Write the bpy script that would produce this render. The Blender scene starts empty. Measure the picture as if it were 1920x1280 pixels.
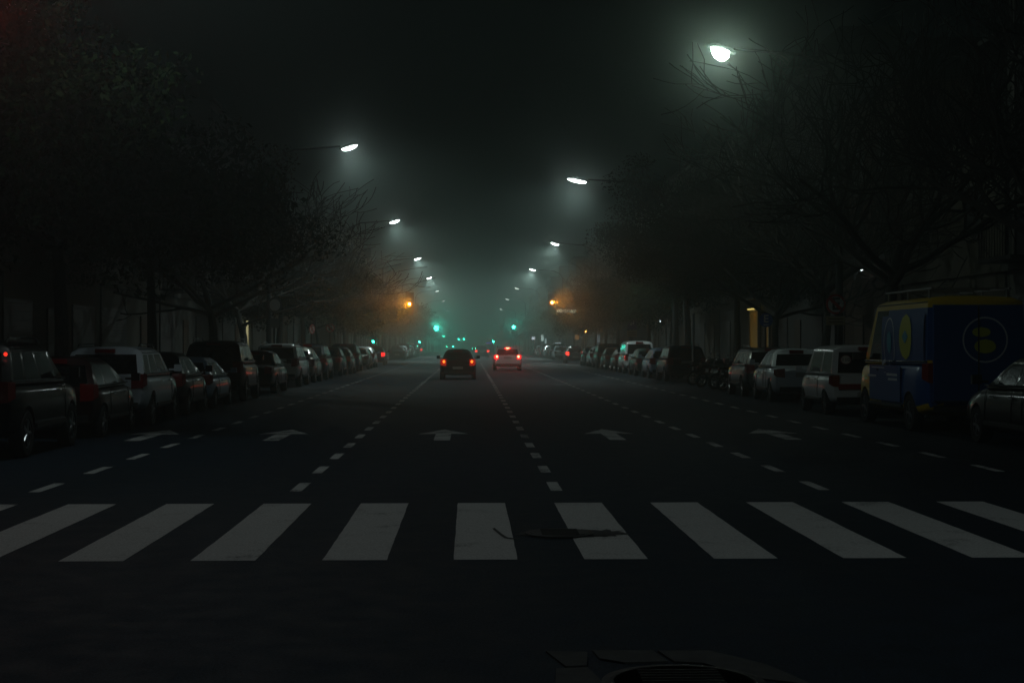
import bpy, bmesh, math, random
from mathutils import Vector, Matrix, noise
from math import radians as R, sin, cos, pi

sc = bpy.context.scene
C = sc.collection

# ------------------------------------------------------------------ camera, world, exposure
F_PX, VPX, VPY, HCAM = 2800.0, 880.0, 644.0, 1.65
cam_d = bpy.data.cameras.new('camera')
cam = bpy.data.objects.new('camera', cam_d)
C.objects.link(cam)
sc.camera = cam
cam_d.sensor_width = 36.0
cam_d.lens = 36.0 * F_PX / 1920.0
cam_d.clip_end = 4000
cam.location = (0, 0, HCAM)
cam.rotation_euler = (R(90) + math.atan((VPY - 640) / F_PX), 0, -math.atan((960 - VPX) / F_PX))

world = bpy.data.worlds.new('World')
sc.world = world
world.use_nodes = True
bg = world.node_tree.nodes['Background']
bg.inputs[0].default_value = (0.25, 0.50, 0.60, 1)
bg.inputs[1].default_value = 0.0012
sc.view_settings.view_transform = 'Standard'
sc.view_settings.look = 'None'
sc.view_settings.exposure = 0.0
sc.view_settings.gamma = 1.0
sc.cycles.use_denoising = True
sc.cycles.max_bounces = 5
sc.cycles.diffuse_bounces = 2
sc.cycles.glossy_bounces = 3
sc.cycles.transparent_max_bounces = 6
sc.cycles.volume_bounces = 0
sc.cycles.use_light_tree = True
sc.cycles.sample_clamp_indirect = 12.0
sc.cycles.caustics_reflective = False
sc.cycles.caustics_refractive = False

FOG = 0.0031
FOG_G = 0.60
FOG2 = 0.0022
FOG2_G = 0.965
LAMP_W = 560.0
LAMP_C = (0.78, 1.0, 0.93)

def gz(y):                                   # the avenue dips a little beyond 300 m
    return -0.010 * max(0.0, y - 300.0)

def px2x(px, D):                             # lateral position of an image column at distance D
    a = math.atan((px - 960) / F_PX) + math.atan((960 - VPX) / F_PX)
    return D * math.tan(a)

def py2z(py, D):
    return HCAM + (VPY - py) / F_PX * D

# ------------------------------------------------------------------ materials
MATS = {}
def mat(name, col, rough=0.6, metal=0.0, coat=0.0, emit=None, estr=0.0, noise_amt=0.0, nscale=8.0, spec=0.5, bump=0.0):
    if name in MATS: return MATS[name]
    m = bpy.data.materials.new(name); m.use_nodes = True
    nt = m.node_tree; b = nt.nodes['Principled BSDF']
    b.inputs['Base Color'].default_value = (*col, 1)
    b.inputs['Roughness'].default_value = rough
    b.inputs['Metallic'].default_value = metal
    b.inputs['Coat Weight'].default_value = coat
    b.inputs['Coat Roughness'].default_value = 0.10; b.inputs['Coat IOR'].default_value = 1.45
    b.inputs['Specular IOR Level'].default_value = spec
    if emit:
        b.inputs['Emission Color'].default_value = (*emit, 1)
        b.inputs['Emission Strength'].default_value = estr
    if noise_amt or bump:
        tc = nt.nodes.new('ShaderNodeTexCoord')
        n = nt.nodes.new('ShaderNodeTexNoise'); n.inputs['Scale'].default_value = nscale
        n.inputs['Detail'].default_value = 6
        nt.links.new(tc.outputs['Object'], n.inputs['Vector'])
        if noise_amt:
            r = nt.nodes.new('ShaderNodeValToRGB')
            r.color_ramp.elements[0].position = 0.3; r.color_ramp.elements[1].position = 0.7
            r.color_ramp.elements[0].color = (*[c * (1 - noise_amt) for c in col], 1)
            r.color_ramp.elements[1].color = (*[min(1, c * (1 + noise_amt)) for c in col], 1)
            nt.links.new(n.outputs['Fac'], r.inputs['Fac'])
            nt.links.new(r.outputs['Color'], b.inputs['Base Color'])
        if bump:
            bp = nt.nodes.new('ShaderNodeBump'); bp.inputs['Strength'].default_value = bump
            nt.links.new(n.outputs['Fac'], bp.inputs['Height'])
            nt.links.new(bp.outputs['Normal'], b.inputs['Normal'])
    MATS[name] = m
    return m

def ramp(nt, src, p0, c0, p1, c1):
    r = nt.nodes.new('ShaderNodeValToRGB')
    r.color_ramp.elements[0].position = p0; r.color_ramp.elements[0].color = c0
    r.color_ramp.elements[1].position = p1; r.color_ramp.elements[1].color = c1
    nt.links.new(src, r.inputs['Fac']); return r

def noise_node(nt, vec, scale, detail=6, rough=0.6):
    n = nt.nodes.new('ShaderNodeTexNoise'); n.inputs['Scale'].default_value = scale
    n.inputs['Detail'].default_value = detail; n.inputs['Roughness'].default_value = rough
    nt.links.new(vec, n.inputs['Vector']); return n

def asphalt_material():
    m = bpy.data.materials.new('asphalt'); m.use_nodes = True
    nt = m.node_tree; b = nt.nodes['Principled BSDF']
    tc = nt.nodes.new('ShaderNodeTexCoord'); v = tc.outputs['Object']
    mp = nt.nodes.new('ShaderNodeMapping'); mp.inputs['Scale'].default_value = (1.0, 0.12, 1.0)
    nt.links.new(v, mp.inputs['Vector'])
    big = noise_node(nt, mp.outputs['Vector'], 0.55, 5)
    fine = noise_node(nt, v, 55, 4, 0.7)
    mid = noise_node(nt, v, 3.2, 8, 0.65)
    c1 = ramp(nt, big.outputs['Fac'], 0.32, (0.008, 0.016, 0.028, 1), 0.70, (0.015, 0.027, 0.044, 1))
    c2 = ramp(nt, fine.outputs['Fac'], 0.38, (0.30, 0.30, 0.30, 1), 0.70, (2.1, 2.1, 2.0, 1))
    c3 = ramp(nt, mid.outputs['Fac'], 0.30, (0.70, 0.70, 0.70, 1), 0.70, (1.2, 1.2, 1.2, 1))
    mx = nt.nodes.new('ShaderNodeMix'); mx.data_type = 'RGBA'; mx.blend_type = 'MULTIPLY'; mx.inputs[0].default_value = 1
    nt.links.new(c1.outputs['Color'], mx.inputs[6]); nt.links.new(c2.outputs['Color'], mx.inputs[7])
    my = nt.nodes.new('ShaderNodeMix'); my.data_type = 'RGBA'; my.blend_type = 'MULTIPLY'; my.inputs[0].default_value = 1
    nt.links.new(mx.outputs[2], my.inputs[6]); nt.links.new(c3.outputs['Color'], my.inputs[7])
    nt.links.new(my.outputs[2], b.inputs['Base Color'])
    rr = ramp(nt, mid.outputs['Fac'], 0.3, (0.66, 0.66, 0.66, 1), 0.7, (0.85, 0.85, 0.85, 1))
    nt.links.new(rr.outputs['Color'], b.inputs['Roughness'])
    b.inputs['Specular IOR Level'].default_value = 0.16
    bp = nt.nodes.new('ShaderNodeBump'); bp.inputs['Strength'].default_value = 0.45; bp.inputs['Distance'].default_value = 0.01
    nt.links.new(fine.outputs['Fac'], bp.inputs['Height'])
    nt.links.new(bp.outputs['Normal'], b.inputs['Normal'])
    return m

def paint_material(name, col, wear0, wear1):
    """road paint: worn through to the asphalt in small patches"""
    m = bpy.data.materials.new(name); m.use_nodes = True
    nt = m.node_tree; b = nt.nodes['Principled BSDF']
    tc = nt.nodes.new('ShaderNodeTexCoord'); v = tc.outputs['Object']
    n1 = noise_node(nt, v, 26, 10, 0.80)
    n2 = noise_node(nt, v, 1.6, 6, 0.6)
    n3 = noise_node(nt, v, 60, 4, 0.7)
    add = nt.nodes.new('ShaderNodeMath'); add.operation = 'ADD'
    nt.links.new(n1.outputs['Fac'], add.inputs[0]); nt.links.new(n2.outputs['Fac'], add.inputs[1])
    wear = ramp(nt, add.outputs[0], wear0, (0, 0, 0, 1), wear1, (1, 1, 1, 1))
    tone = ramp(nt, n3.outputs['Fac'], 0.35, (*[c * 0.72 for c in col], 1), 0.65, (*[min(1, c * 1.18) for c in col], 1))
    mx = nt.nodes.new('ShaderNodeMix'); mx.data_type = 'RGBA'
    nt.links.new(wear.outputs['Color'], mx.inputs[0])
    mx.inputs[6].default_value = (0.025, 0.030, 0.037, 1)
    nt.links.new(tone.outputs['Color'], mx.inputs[7])
    nt.links.new(mx.outputs[2], b.inputs['Base Color'])
    b.inputs['Roughness'].default_value = 0.75; b.inputs['Specular IOR Level'].default_value = 0.25
    bp = nt.nodes.new('ShaderNodeBump'); bp.inputs['Strength'].default_value = 0.25; bp.inputs['Distance'].default_value = 0.006
    nt.links.new(n3.outputs['Fac'], bp.inputs['Height'])
    nt.links.new(bp.outputs['Normal'], b.inputs['Normal'])
    return m

M_ASPH = asphalt_material()
M_ZEBRA = paint_material('zebra_paint', (0.53, 0.53, 0.52), 0.70, 0.90)
M_LINE = paint_material('line_paint', (0.46, 0.47, 0.46), 0.84, 1.04)
M_GROUND = mat('ground_soil', (0.07, 0.07, 0.065), 0.9, noise_amt=0.3, nscale=1.5)
M_CONC = mat('concrete', (0.032, 0.034, 0.034), 0.85, noise_amt=0.35, nscale=9, bump=0.4)
M_PAVE = None
def pave_material():
    m = bpy.data.materials.new('pavement_tiles'); m.use_nodes = True
    nt = m.node_tree; b = nt.nodes['Principled BSDF']
    tc = nt.nodes.new('ShaderNodeTexCoord')
    br = nt.nodes.new('ShaderNodeTexBrick'); br.inputs['Scale'].default_value = 2.5
    br.offset = 0.0; br.inputs['Brick Width'].default_value = 1.0; br.inputs['Row Height'].default_value = 1.0
    br.inputs['Mortar Size'].default_value = 0.02
    br.inputs['Color1'].default_value = (0.12, 0.12, 0.115, 1); br.inputs['Color2'].default_value = (0.16, 0.155, 0.15, 1)
    br.inputs['Mortar'].default_value = (0.05, 0.05, 0.05, 1)
    nt.links.new(tc.outputs['Object'], br.inputs['Vector'])
    nt.links.new(br.outputs['Color'], b.inputs['Base Color'])
    b.inputs['Roughness'].default_value = 0.75
    return m
M_PAVE = pave_material()
M_KERB = mat('kerb_stone', (0.13, 0.13, 0.125), 0.8, noise_amt=0.25, nscale=5)
M_TAR = mat('fresh_tar', (0.012, 0.012, 0.013), 0.75, noise_amt=0.3, nscale=20, bump=0.5)
M_IRON = mat('cast_iron', (0.03, 0.03, 0.03), 0.6, 0.4, noise_amt=0.3, nscale=30, bump=0.4)
M_BARK = mat('bark', (0.05, 0.046, 0.04), 0.9, noise_amt=0.4, nscale=14, bump=0.6)
M_TWIG = mat('twig_bark', (0.045, 0.041, 0.036), 0.9)
M_LEAF = mat('leaf_green', (0.016, 0.030, 0.013), 0.8, spec=.02)
M_LEAF2 = mat('leaf_olive', (0.024, 0.036, 0.014), 0.8, spec=.04)
M_POLE = mat('painted_pole', (0.022, 0.024, 0.024), 0.6, 0.1)
M_HEADM = mat('lamp_housing', (0.08, 0.085, 0.085), 0.5, 0.3)
M_TLBLK = mat('signal_housing', (0.03, 0.035, 0.03), 0.5)
M_TYRE = mat('tyre_rubber', (0.014, 0.014, 0.014), 0.85)
M_RIM = mat('alloy_rim', (0.42, 0.43, 0.44), 0.28, 0.8)
M_GLASS = mat('car_glass', (0.006, 0.007, 0.008), 0.03, 0.0, coat=1.0)
M_TRIM = mat('black_trim', (0.018, 0.018, 0.019), 0.5)
M_CHROME = mat('chrome', (0.60, 0.61, 0.62), 0.16, 1.0)
M_TAIL = mat('tail_lens', (0.22, 0.008, 0.008), 0.12, coat=1.0)
M_AMBERL = mat('amber_lens', (0.45, 0.14, 0.01), 0.15, coat=1.0)
M_HEADL = mat('head_lens', (0.35, 0.37, 0.38), 0.08, 0.2, coat=1.0)
M_PLATE = mat('plate', (0.38, 0.38, 0.36), 0.4)
M_TAIL_ON = mat('tail_lens_lit', (0.3, 0.01, 0.01), 0.2, emit=(1.0, 0.05, 0.03), estr=3)
M_TAIL_BRAKE = mat('tail_lens_brake', (0.3, 0.01, 0.01), 0.2, emit=(1.0, 0.045, 0.03), estr=32)
M_TAIL_R1 = mat('tail_lens_red_glow', (0.3, 0.01, 0.01), 0.2, emit=(1.0, 0.020, 0.008), estr=.35)
M_TAIL_R2 = mat('tail_lens_brake_glow', (0.3, 0.01, 0.01), 0.2, emit=(1.0, 0.015, 0.02), estr=2.2)
M_BULB = mat('bulb_orange', (0.3, 0.02, 0.01), 0.2, emit=(1.0, 0.22, 0.02), estr=3)
M_BRAKE = mat('bulb_brake', (0.3, 0.01, 0.01), 0.2, emit=(1.0, 0.28, 0.12), estr=12)
M_TAIL_DIM = mat('tail_lens_dim', (0.3, 0.01, 0.01), 0.2, emit=(1.0, 0.03, 0.025), estr=2.2)

def paint(name, col, rough=0.35, metal=0.3):
    return mat('paint_' + name, col, max(rough,.4), metal, coat=.7, spec=.25)
P_BLACK = paint('black', (0.008, 0.008, 0.009))
P_DARK = paint('dark_grey', (0.016, 0.018, 0.021))
P_NAVY = paint('navy', (0.012, 0.018, 0.035))
P_MAROON = paint('maroon', (0.022, 0.005, 0.005))
P_SILVER = paint('silver', (0.60, 0.66, 0.72), 0.4, 0.1)
P_BLUES = paint('blue_silver', (0.26, 0.36, 0.48), 0.35, 0.25)
P_GREY = paint('grey', (0.12, 0.125, 0.125), 0.35, 0.4)
P_WHITE = paint('white', (0.68, 0.71, 0.71), 0.4, 0.0)
P_BEIGE = paint('beige', (0.25, 0.24, 0.20), 0.35, 0.3)
P_GREEN = paint('dark_green', (0.02, 0.05, 0.04))
P_YEL = mat('paint_van_yellow', (0.74, 0.50, 0.012), 0.42, coat=.4)
P_BLUE = mat('vinyl_blue', (0.010, 0.075, 0.27), 0.45, coat=.25, spec=.3)

# ------------------------------------------------------------------ mesh helpers
class MB:
    def __init__(s): s.v = []; s.f = []; s.m = []
    def quadset(s, vs, fs, mi=0):
        o = len(s.v); s.v += [tuple(p) for p in vs]
        for f in fs: s.f.append(tuple(o + i for i in f)); s.m.append(mi)
    def box(s, x0, x1, y0, y1, z0, z1, mi=0):
        s.quadset([(x0,y0,z0),(x1,y0,z0),(x1,y1,z0),(x0,y1,z0),(x0,y0,z1),(x1,y0,z1),(x1,y1,z1),(x0,y1,z1)],
                  [(0,3,2,1),(4,5,6,7),(0,1,5,4),(1,2,6,5),(2,3,7,6),(3,0,4,7)], mi)
    def prism(s, poly, z0, z1, mi=0):
        n = len(poly)
        s.quadset([(x,y,z0) for x,y in poly] + [(x,y,z1) for x,y in poly],
                  [tuple(range(n-1,-1,-1)), tuple(range(n,2*n))] + [(i,(i+1)%n,n+(i+1)%n,n+i) for i in range(n)], mi)
    def tube(s, pts, rad, sides=6, mi=0, cap=True):
        pts = [Vector(p) for p in pts]; o = len(s.v); n = len(pts)
        if not hasattr(rad, '__len__'): rad = [rad]*n
        up = None
        for i, p in enumerate(pts):
            t = (pts[min(i+1,n-1)] - pts[max(i-1,0)])
            if t.length < 1e-9: t = Vector((0,0,1))
            t.normalize()
            if up is None:
                a = Vector((0,0,1)) if abs(t.z) < 0.9 else Vector((1,0,0))
                up = t.cross(a).normalized()
            else:
                up = (up - t * up.dot(t))
                if up.length < 1e-6: up = t.orthogonal()
                up.normalize()
            w = t.cross(up)
            for k in range(sides):
                a = 2*pi*k/sides
                s.v.append(tuple(p + (up*cos(a) + w*sin(a))*rad[i]))
        for i in range(n-1):
            for k in range(sides):
                k2 = (k+1) % sides
                s.f.append((o+i*sides+k, o+i*sides+k2, o+(i+1)*sides+k2, o+(i+1)*sides+k)); s.m.append(mi)
        if cap:
            s.f.append(tuple(o+k for k in range(sides-1,-1,-1))); s.m.append(mi)
            s.f.append(tuple(o+(n-1)*sides+k for k in range(sides))); s.m.append(mi)
    def lathe(s, prof, axis='z', c=(0,0,0), seg=20, mi=0):
        """prof: (r, h) list along the axis"""
        o = len(s.v); n = len(prof)
        for r, h in prof:
            for k in range(seg):
                a = 2*pi*k/seg; u, w = r*cos(a), r*sin(a)
                p = {'z': (u, w, h), 'x': (h, u, w), 'y': (u, h, w)}[axis]
                s.v.append((c[0]+p[0], c[1]+p[1], c[2]+p[2]))
        for i in range(n-1):
            for k in range(seg):
                k2 = (k+1) % seg
                s.f.append((o+i*seg+k, o+i*seg+k2, o+(i+1)*seg+k2, o+(i+1)*seg+k)); s.m.append(mi)
        s.f.append(tuple(o+k for k in range(seg-1,-1,-1))); s.m.append(mi)
        s.f.append(tuple(o+(n-1)*seg+k for k in range(seg))); s.m.append(mi)
    def mesh(s, name, mats, smooth=False):
        me = bpy.data.meshes.new(name); me.from_pydata(s.v, [], s.f); me.update()
        if not isinstance(mats, (list, tuple)): mats = [mats]
        for m in mats: me.materials.append(m)
        me.polygons.foreach_set('material_index', s.m)
        if smooth: me.polygons.foreach_set('use_smooth', [True]*len(me.polygons))
        bm = bmesh.new(); bm.from_mesh(me); bmesh.ops.recalc_face_normals(bm, faces=bm.faces)
        if smooth:
            for e in bm.edges:
                if len(e.link_faces) == 2 and e.calc_face_angle(0) > 0.7: e.smooth = False
        bm.to_mesh(me); bm.free()
        return me
    def build(s, name, mats, parent=None, smooth=False):
        return link(name, s.mesh(name, mats, smooth), parent)

def link(name, me, parent=None):
    o = bpy.data.objects.new(name, me); C.objects.link(o)
    if parent: o.parent = parent
    return o
def empty(name, loc=(0,0,0), rz=0.0):
    o = bpy.data.objects.new(name, None); C.objects.link(o); o.location = loc; o.rotation_euler = (0,0,rz)
    o.empty_display_size = 0.2
    return o
def tag(o, label=None, cat=None, group=None, kind=None):
    if label: o['label'] = label
    if cat: o['category'] = cat
    if group: o['group'] = group
    if kind: o['kind'] = kind
    return o
def kids(o): return [c for c in bpy.data.objects if c.parent == o]
CHILD = {}
def copy_tree(o, parent=None):
    c = o.copy(); C.objects.link(c)
    if parent: c.parent = parent
    if o.name not in CHILD: CHILD[o.name] = [k.name for k in kids(o)]
    for k in CHILD[o.name]: copy_tree(bpy.data.objects[k], c)
    return c
ORD = ['first','second','third','fourth','fifth','sixth','seventh','eighth','ninth','tenth','eleventh','twelfth',
       'thirteenth','fourteenth','fifteenth','sixteenth','seventeenth','eighteenth','nineteenth','twentieth',
       'twenty-first','twenty-second','twenty-third','twenty-fourth','twenty-fifth','twenty-sixth','twenty-seventh','twenty-eighth']
LIGHTS = []
def spot(name, parent, loc, aim, power, col, cone=150, blend=0.8, rad=0.12):
    d = bpy.data.lights.new(name, 'SPOT'); d.energy = power; d.color = col
    d.spot_size = R(cone); d.spot_blend = blend; d.shadow_soft_size = rad
    o = bpy.data.objects.new(name, d); C.objects.link(o); o.parent = parent; o.location = loc
    o.rotation_euler = Vector(aim).to_track_quat('-Z', 'Y').to_euler()
    return o

# ------------------------------------------------------------------ ground, road, pavements
KL, KR = -8.10, 10.20
FL, FR = -13.0, 15.0
YS = [-70, 300, 520, 1150]
g = MB()
for i in range(3):
    y0, y1 = YS[i], YS[i+1]
    g.quadset([(-150,y0,gz(y0)-0.012),(150,y0,gz(y0)-0.012),(150,y1,gz(y1)-0.012),(-150,y1,gz(y1)-0.012)], [(0,1,2,3)])
tag(g.build('ground', M_GROUND), kind='structure')
g = MB()
for i in range(3):
    y0, y1 = YS[i], YS[i+1]
    g.quadset([(KL,y0,gz(y0)),(KR,y0,gz(y0)),(KR,y1,gz(y1)),(KL,y1,gz(y1))], [(0,1,2,3)])
tag(g.build('road', M_ASPH), kind='structure')
for (a, b) in ((-8, 9.9), (131, 145), (247, 259)):
    for (x0, x1) in ((-150, KL), (KR, 150)):
        g = MB(); g.quadset([(x0,a,0),(x1,a,0),(x1,b,0),(x0,b,0)], [(0,1,2,3)])
        tag(g.build('side_street', M_ASPH), kind='structure')
BLOCKS = [(9.9, 131), (145, 247), (259, 760)]
for (a, b) in BLOCKS:
    for side in (-1, 1):
        k = KL if side < 0 else KR
        ys = [y for y in (a, 300, b) if a <= y <= b]
        ys = sorted(set(ys))
        g = MB(); kb = MB()
        for i in range(len(ys)-1):
            y0, y1 = ys[i], ys[i+1]
            if y0 == y1: continue
            x0, x1 = (k - 12, k - 0.15) if side < 0 else (k + 0.15, k + 12)
            for bb, xa, xb, h in ((g, x0, x1, 0.135), (kb, *( (k-0.15, k) if side < 0 else (k, k+0.15) ), 0.14)):
                z0, z1 = gz(y0), gz(y1)
                bb.quadset([(xa,y0,z0-.01),(xb,y0,z0-.01),(xb,y1,z1-.01),(xa,y1,z1-.01),
                            (xa,y0,z0+h),(xb,y0,z0+h),(xb,y1,z1+h),(xa,y1,z1+h)],
                           [(4,5,6,7),(0,1,5,4),(1,2,6,5),(2,3,7,6),(3,0,4,7)])
        tag(g.build('pavement', M_PAVE), kind='structure')
        tag(kb.build('kerb', M_KERB), kind='structure')

# zebra crossing: x period one metre
rnd = random.Random(4)
for k in range(-7, 10):
    x0 = -0.12 + k * 0.998
    g = MB()
    n = 16; L = []; Rr = []
    for i in range(n+1):
        y = 11.40 + (15.45 - 11.40) * i / n
        L.append((x0 + rnd.uniform(-.003,.003), y)); Rr.append((x0 + 0.49 + rnd.uniform(-.003,.003), y))
    vs = [(x,y,0.004) for x,y in L] + [(x,y,0.004) for x,y in Rr]
    g.quadset(vs, [(i, n+1+i, n+2+i, i+1) for i in range(n)])
    tag(g.build('crosswalk_stripe', M_ZEBRA), kind='structure')
# dashed lane lines that turn solid further on
for x in (-4.83, -1.94, 0.98, 4.00, 6.85):
    g = MB()
    y = 16.72
    while y < 126:
        g.quadset([(x-.065,y,.004),(x+.065,y,.004),(x+.065,y+1.05,.004),(x-.065,y+1.05,.004)], [(0,1,2,3)]); y += 2.35
    y = 150
    while y < 244:
        g.quadset([(x-.06,y,.004),(x+.06,y,.004),(x+.06,y+3,.004),(x-.06,y+3,.004)], [(0,1,2,3)]); y += 6
    tag(g.build('lane_line', M_LINE), kind='structure')
for x in (-5.72, -3.38, -0.47, 2.55, 5.58):
    g = MB(); ty = 28.7
    g.quadset([(x-.14,25.5,.004),(x+.14,25.5,.004),(x+.14,27.35,.004),(x-.14,27.35,.004)], [(0,1,2,3)])
    g.quadset([(x-.14,27.35,.004),(x+.14,27.35,.004),(x+.46,27.25,.004),(x,ty,.004),(x-.46,27.25,.004)], [(0,1,2,3,4)])
    tag(g.build('lane_arrow', M_LINE), kind='structure')
# stop bar of the next junction
g = MB(); g.quadset([(KL+2,128.2,.004),(KR-2,128.2,.004),(KR-2,128.7,.004),(KL+2,128.7,.004)], [(0,1,2,3)])
tag(g.build('stop_line', M_LINE), kind='structure')

def blob(cx, cy, rx, ry, z, n=28, j=0.16, seed=1, sq=1.0):
    r = random.Random(seed); out = []
    for i in range(n):
        a = 2*pi*i/n; q = 1 + r.uniform(-j, j)
        out.append((cx + rx*q*math.copysign(abs(cos(a))**sq, cos(a)), cy + ry*q*math.copysign(abs(sin(a))**sq, sin(a)), z))
    return out
def flat(name, pts, m):
    g = MB(); g.quadset(pts, [tuple(range(len(pts)))]); return g.build(name, m)
# tar patch round a sunken cover in the crossing, its crack, and the patched cover in front
tag(flat('tar_patch', blob(0.80, 12.92, 0.40, 0.30, 0.007, seed=5), M_TAR), kind='structure')
tag(flat('tar_patch', blob(1.16, 12.95, 0.20, 0.22, 0.0072, seed=9, j=0.3), M_TAR), kind='structure')
mc = empty('manhole_cover', (0.78, 12.92, 0.008))
g = MB(); g.lathe([(0.30,0),(0.30,0.008),(0.27,0.010)], seg=28); g.build('frame', M_IRON, mc)
g = MB(); g.lathe([(0.255,0.010),(0.25,0.014)], seg=28)
for i in range(-3, 4): g.box(-0.16, 0.16, i*.06-.008, i*.06+.008, 0.0142, 0.018)
g.build('lid', M_IRON, mc)
tag(mc, 'dark round iron manhole cover in the tar patch on the crosswalk', 'manhole cover')
g = MB(); g.quadset([(1.06,12.80,.011),(1.14,12.76,.011),(1.20,12.90,.011),(1.16,13.10,.011),(1.09,13.04,.011)], [(0,1,2,3,4)])
tag(g.build('concrete_chip', M_CONC), kind='structure')
g = MB()
cr = [(0.215,13.32),(0.225,13.22),(0.25,13.05),(0.275,12.86),(0.31,12.66),(0.36,12.60),(0.42,12.62)]
vs = []
for (x, y) in cr: vs += [(x-.010,y-.03,.0075),(x+.012,y+.03,.0075)]
g.quadset(vs, [(2*i,2*i+1,2*i+3,2*i+2) for i in range(len(cr)-1)])
tag(g.build('road_crack', M_TAR), kind='structure')
# concrete surround in the foreground
def slab(pts): 
    g = MB(); g.prism(pts, -0.005, 0.010); tag(g.build('concrete_patch', M_CONC), kind='structure')
slab([(0.41,7.98),(0.63,7.95),(0.60,7.62),(0.49,7.60)])
slab([(0.66,7.99),(0.98,7.98),(1.03,7.70),(0.80,7.68),(0.68,7.78)])
slab([(1.01,7.97),(1.28,7.97),(1.52,7.62),(1.66,7.15),(1.42,7.30),(1.20,7.66),(1.06,7.70)])
slab([(0.44,7.55),(0.60,7.57),(0.64,7.30),(0.66,6.7),(0.38,6.7)])
mc2 = empty('manhole_cover', (1.04, 7.22, 0.004))
g = MB(); g.lathe([(0.40,0),(0.40,0.008),(0.36,0.012)], seg=32); g.build('frame', M_IRON, mc2)
g = MB(); g.lathe([(0.345,0.004),(0.34,0.012)], seg=32)
for i in range(-4, 5): g.box(-0.2, 0.2, i*.06-.008, i*.06+.008, 0.0122, 0.016)
g.build('lid', M_IRON, mc2)
tag(mc2, 'large round iron manhole cover set in cracked concrete at the bottom edge', 'manhole cover')

# ------------------------------------------------------------------ street lamps
def lamp_proto(side, big=False):
    """side -1: pole left of the road, arm to +x. origin at pole foot"""
    s = -side; H = 10.0; A = 3.5; TILT = 0.30
    r = empty('street_lamp')
    g = MB(); g.lathe([(0.20,0),(0.20,0.12),(0.13,0.14),(0.12,1.0),(0.075,9.2)], seg=10); g.build('pole', M_POLE, r, True)
    g = MB(); g.tube([(0,0,9.1),(s*.3,0,9.6),(s*1.1,0,9.95),(s*(A-.4),0,10.12)], [0.055,.05,.045,.04], 8); g.build('arm', M_POLE, r, True)
    g = MB()
    w = 0.17
    x0, x1 = s*(A-0.45), s*(A+0.38)
    prof = [(x0, .10, 10.10, .06), (s*(A-.25), .15, 10.10, .10), (s*(A+.15), .17, 10.09, .12), (x1, .09, 10.06, .05)]
    vs = []; fs = []
    for (x, hw, z, h) in prof:
        vs += [(x,-hw,z),(x,hw,z),(x,hw*.8,z+h),(x,0,z+h*1.25),(x,-hw*.8,z+h)]
    for i in range(3):
        for k in range(5): fs.append((i*5+k, i*5+(k+1)%5, i*5+5+(k+1)%5, i*5+5+k))
    fs += [(0,1,2,3,4), (15,16,17,18,19)]
    vs = [(x,y,z+TILT*(abs(x)-A)) for x,y,z in vs]; g.quadset(vs, fs); hd = g.build('lamp_head', M_HEADM, r, False)
    # glowing bowl under the head
    g = MB(); n = 14; lv = []; rows = [(1.0, 0.0), (0.9, -0.07 if not big else -0.16), (0.55, -0.12 if not big else -0.27), (0.12, -0.14 if not big else -0.32)]
    bw = 0.34 if not big else 0.27; bh = 0.14 if not big else 0.25
    for (q, dz) in rows:
        for k in range(n):
            a = 2*pi*k/n; lv.append((s*A + bw*q*cos(a), bh*q*sin(a), 10.087+dz))
    fs = [(i*n+k, i*n+(k+1)%n, (i+1)*n+(k+1)%n, (i+1)*n+k) for i in range(3) for k in range(n)] + [tuple(range(3*n, 4*n))]
    lv = [(x,y,z+TILT*(abs(x)-A)) for x,y,z in lv]; g.quadset(lv, fs); g.build('lens', M_LENS, hd, True)
    return r
M_LENS = mat('lamp_lens', (0.8, 0.85, 0.82), 0.3, emit=(0.90, 1.0, 0.96), estr=26)
M_LENS_DIM = mat('lamp_lens_dim', (0.3, 0.32, 0.3), 0.3, emit=(0.85, 1.0, 0.90), estr=3.2)
M_LENS_BIG = mat('lamp_lens_glaring', (0.8, 0.85, 0.82), 0.3, emit=(0.80, 1.0, 0.82), estr=62)
lampL = lamp_proto(-1); lampR = lamp_proto(1); lampBig = lamp_proto(1, True)
def place_lamp(proto, first, side, D, k=1.0):
    o = proto if first else copy_tree(proto)
    o.location = ((-8.72 if side < 0 else 10.82), D, gz(D) + 0.13)
    s = -side
    hd = [c for c in kids(o) if c.name.split('.')[0] == 'lamp_head'][0]
    ln = [c for c in kids(hd) if c.name.startswith('lens')][0]
    if proto is lampBig: ln.data.materials[0] = M_LENS_BIG
    if not k:
        ln.material_slots[0].link = 'OBJECT'; ln.material_slots[0].material = M_LENS_DIM; return o
    spot('bulb', hd, (s*3.5, 0, 9.85), (s*0.42, -0.05, -1), LAMP_W*k, (0.84, 1.0, 0.99) if D < 30 else LAMP_C, 162, 0.6, 0.13)
    return o
R_D = [2.0, 43.4, 78.2, 127.8, 173, 231, 288, 349]
L_D = [22.0, 65.3, 104.8, 150.8, 195, 243, 300, 360]
R_K = [0.60, 0.28, 1.5, 5.2, 9.5, 0, 0, 0, 0, 0]
L_K = [0.48, 0.85, 2.9, 7.2, 11.0, 0, 0, 0, 0, 0]
for i, D in enumerate(L_D):
    o = place_lamp(lampL, i == 0, -1, D, L_K[i])
    tag(o, f'lit street lamp arching over the road from the left kerb, {ORD[i]} one into the distance', 'street lamp', 'street lamps along the avenue')
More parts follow.
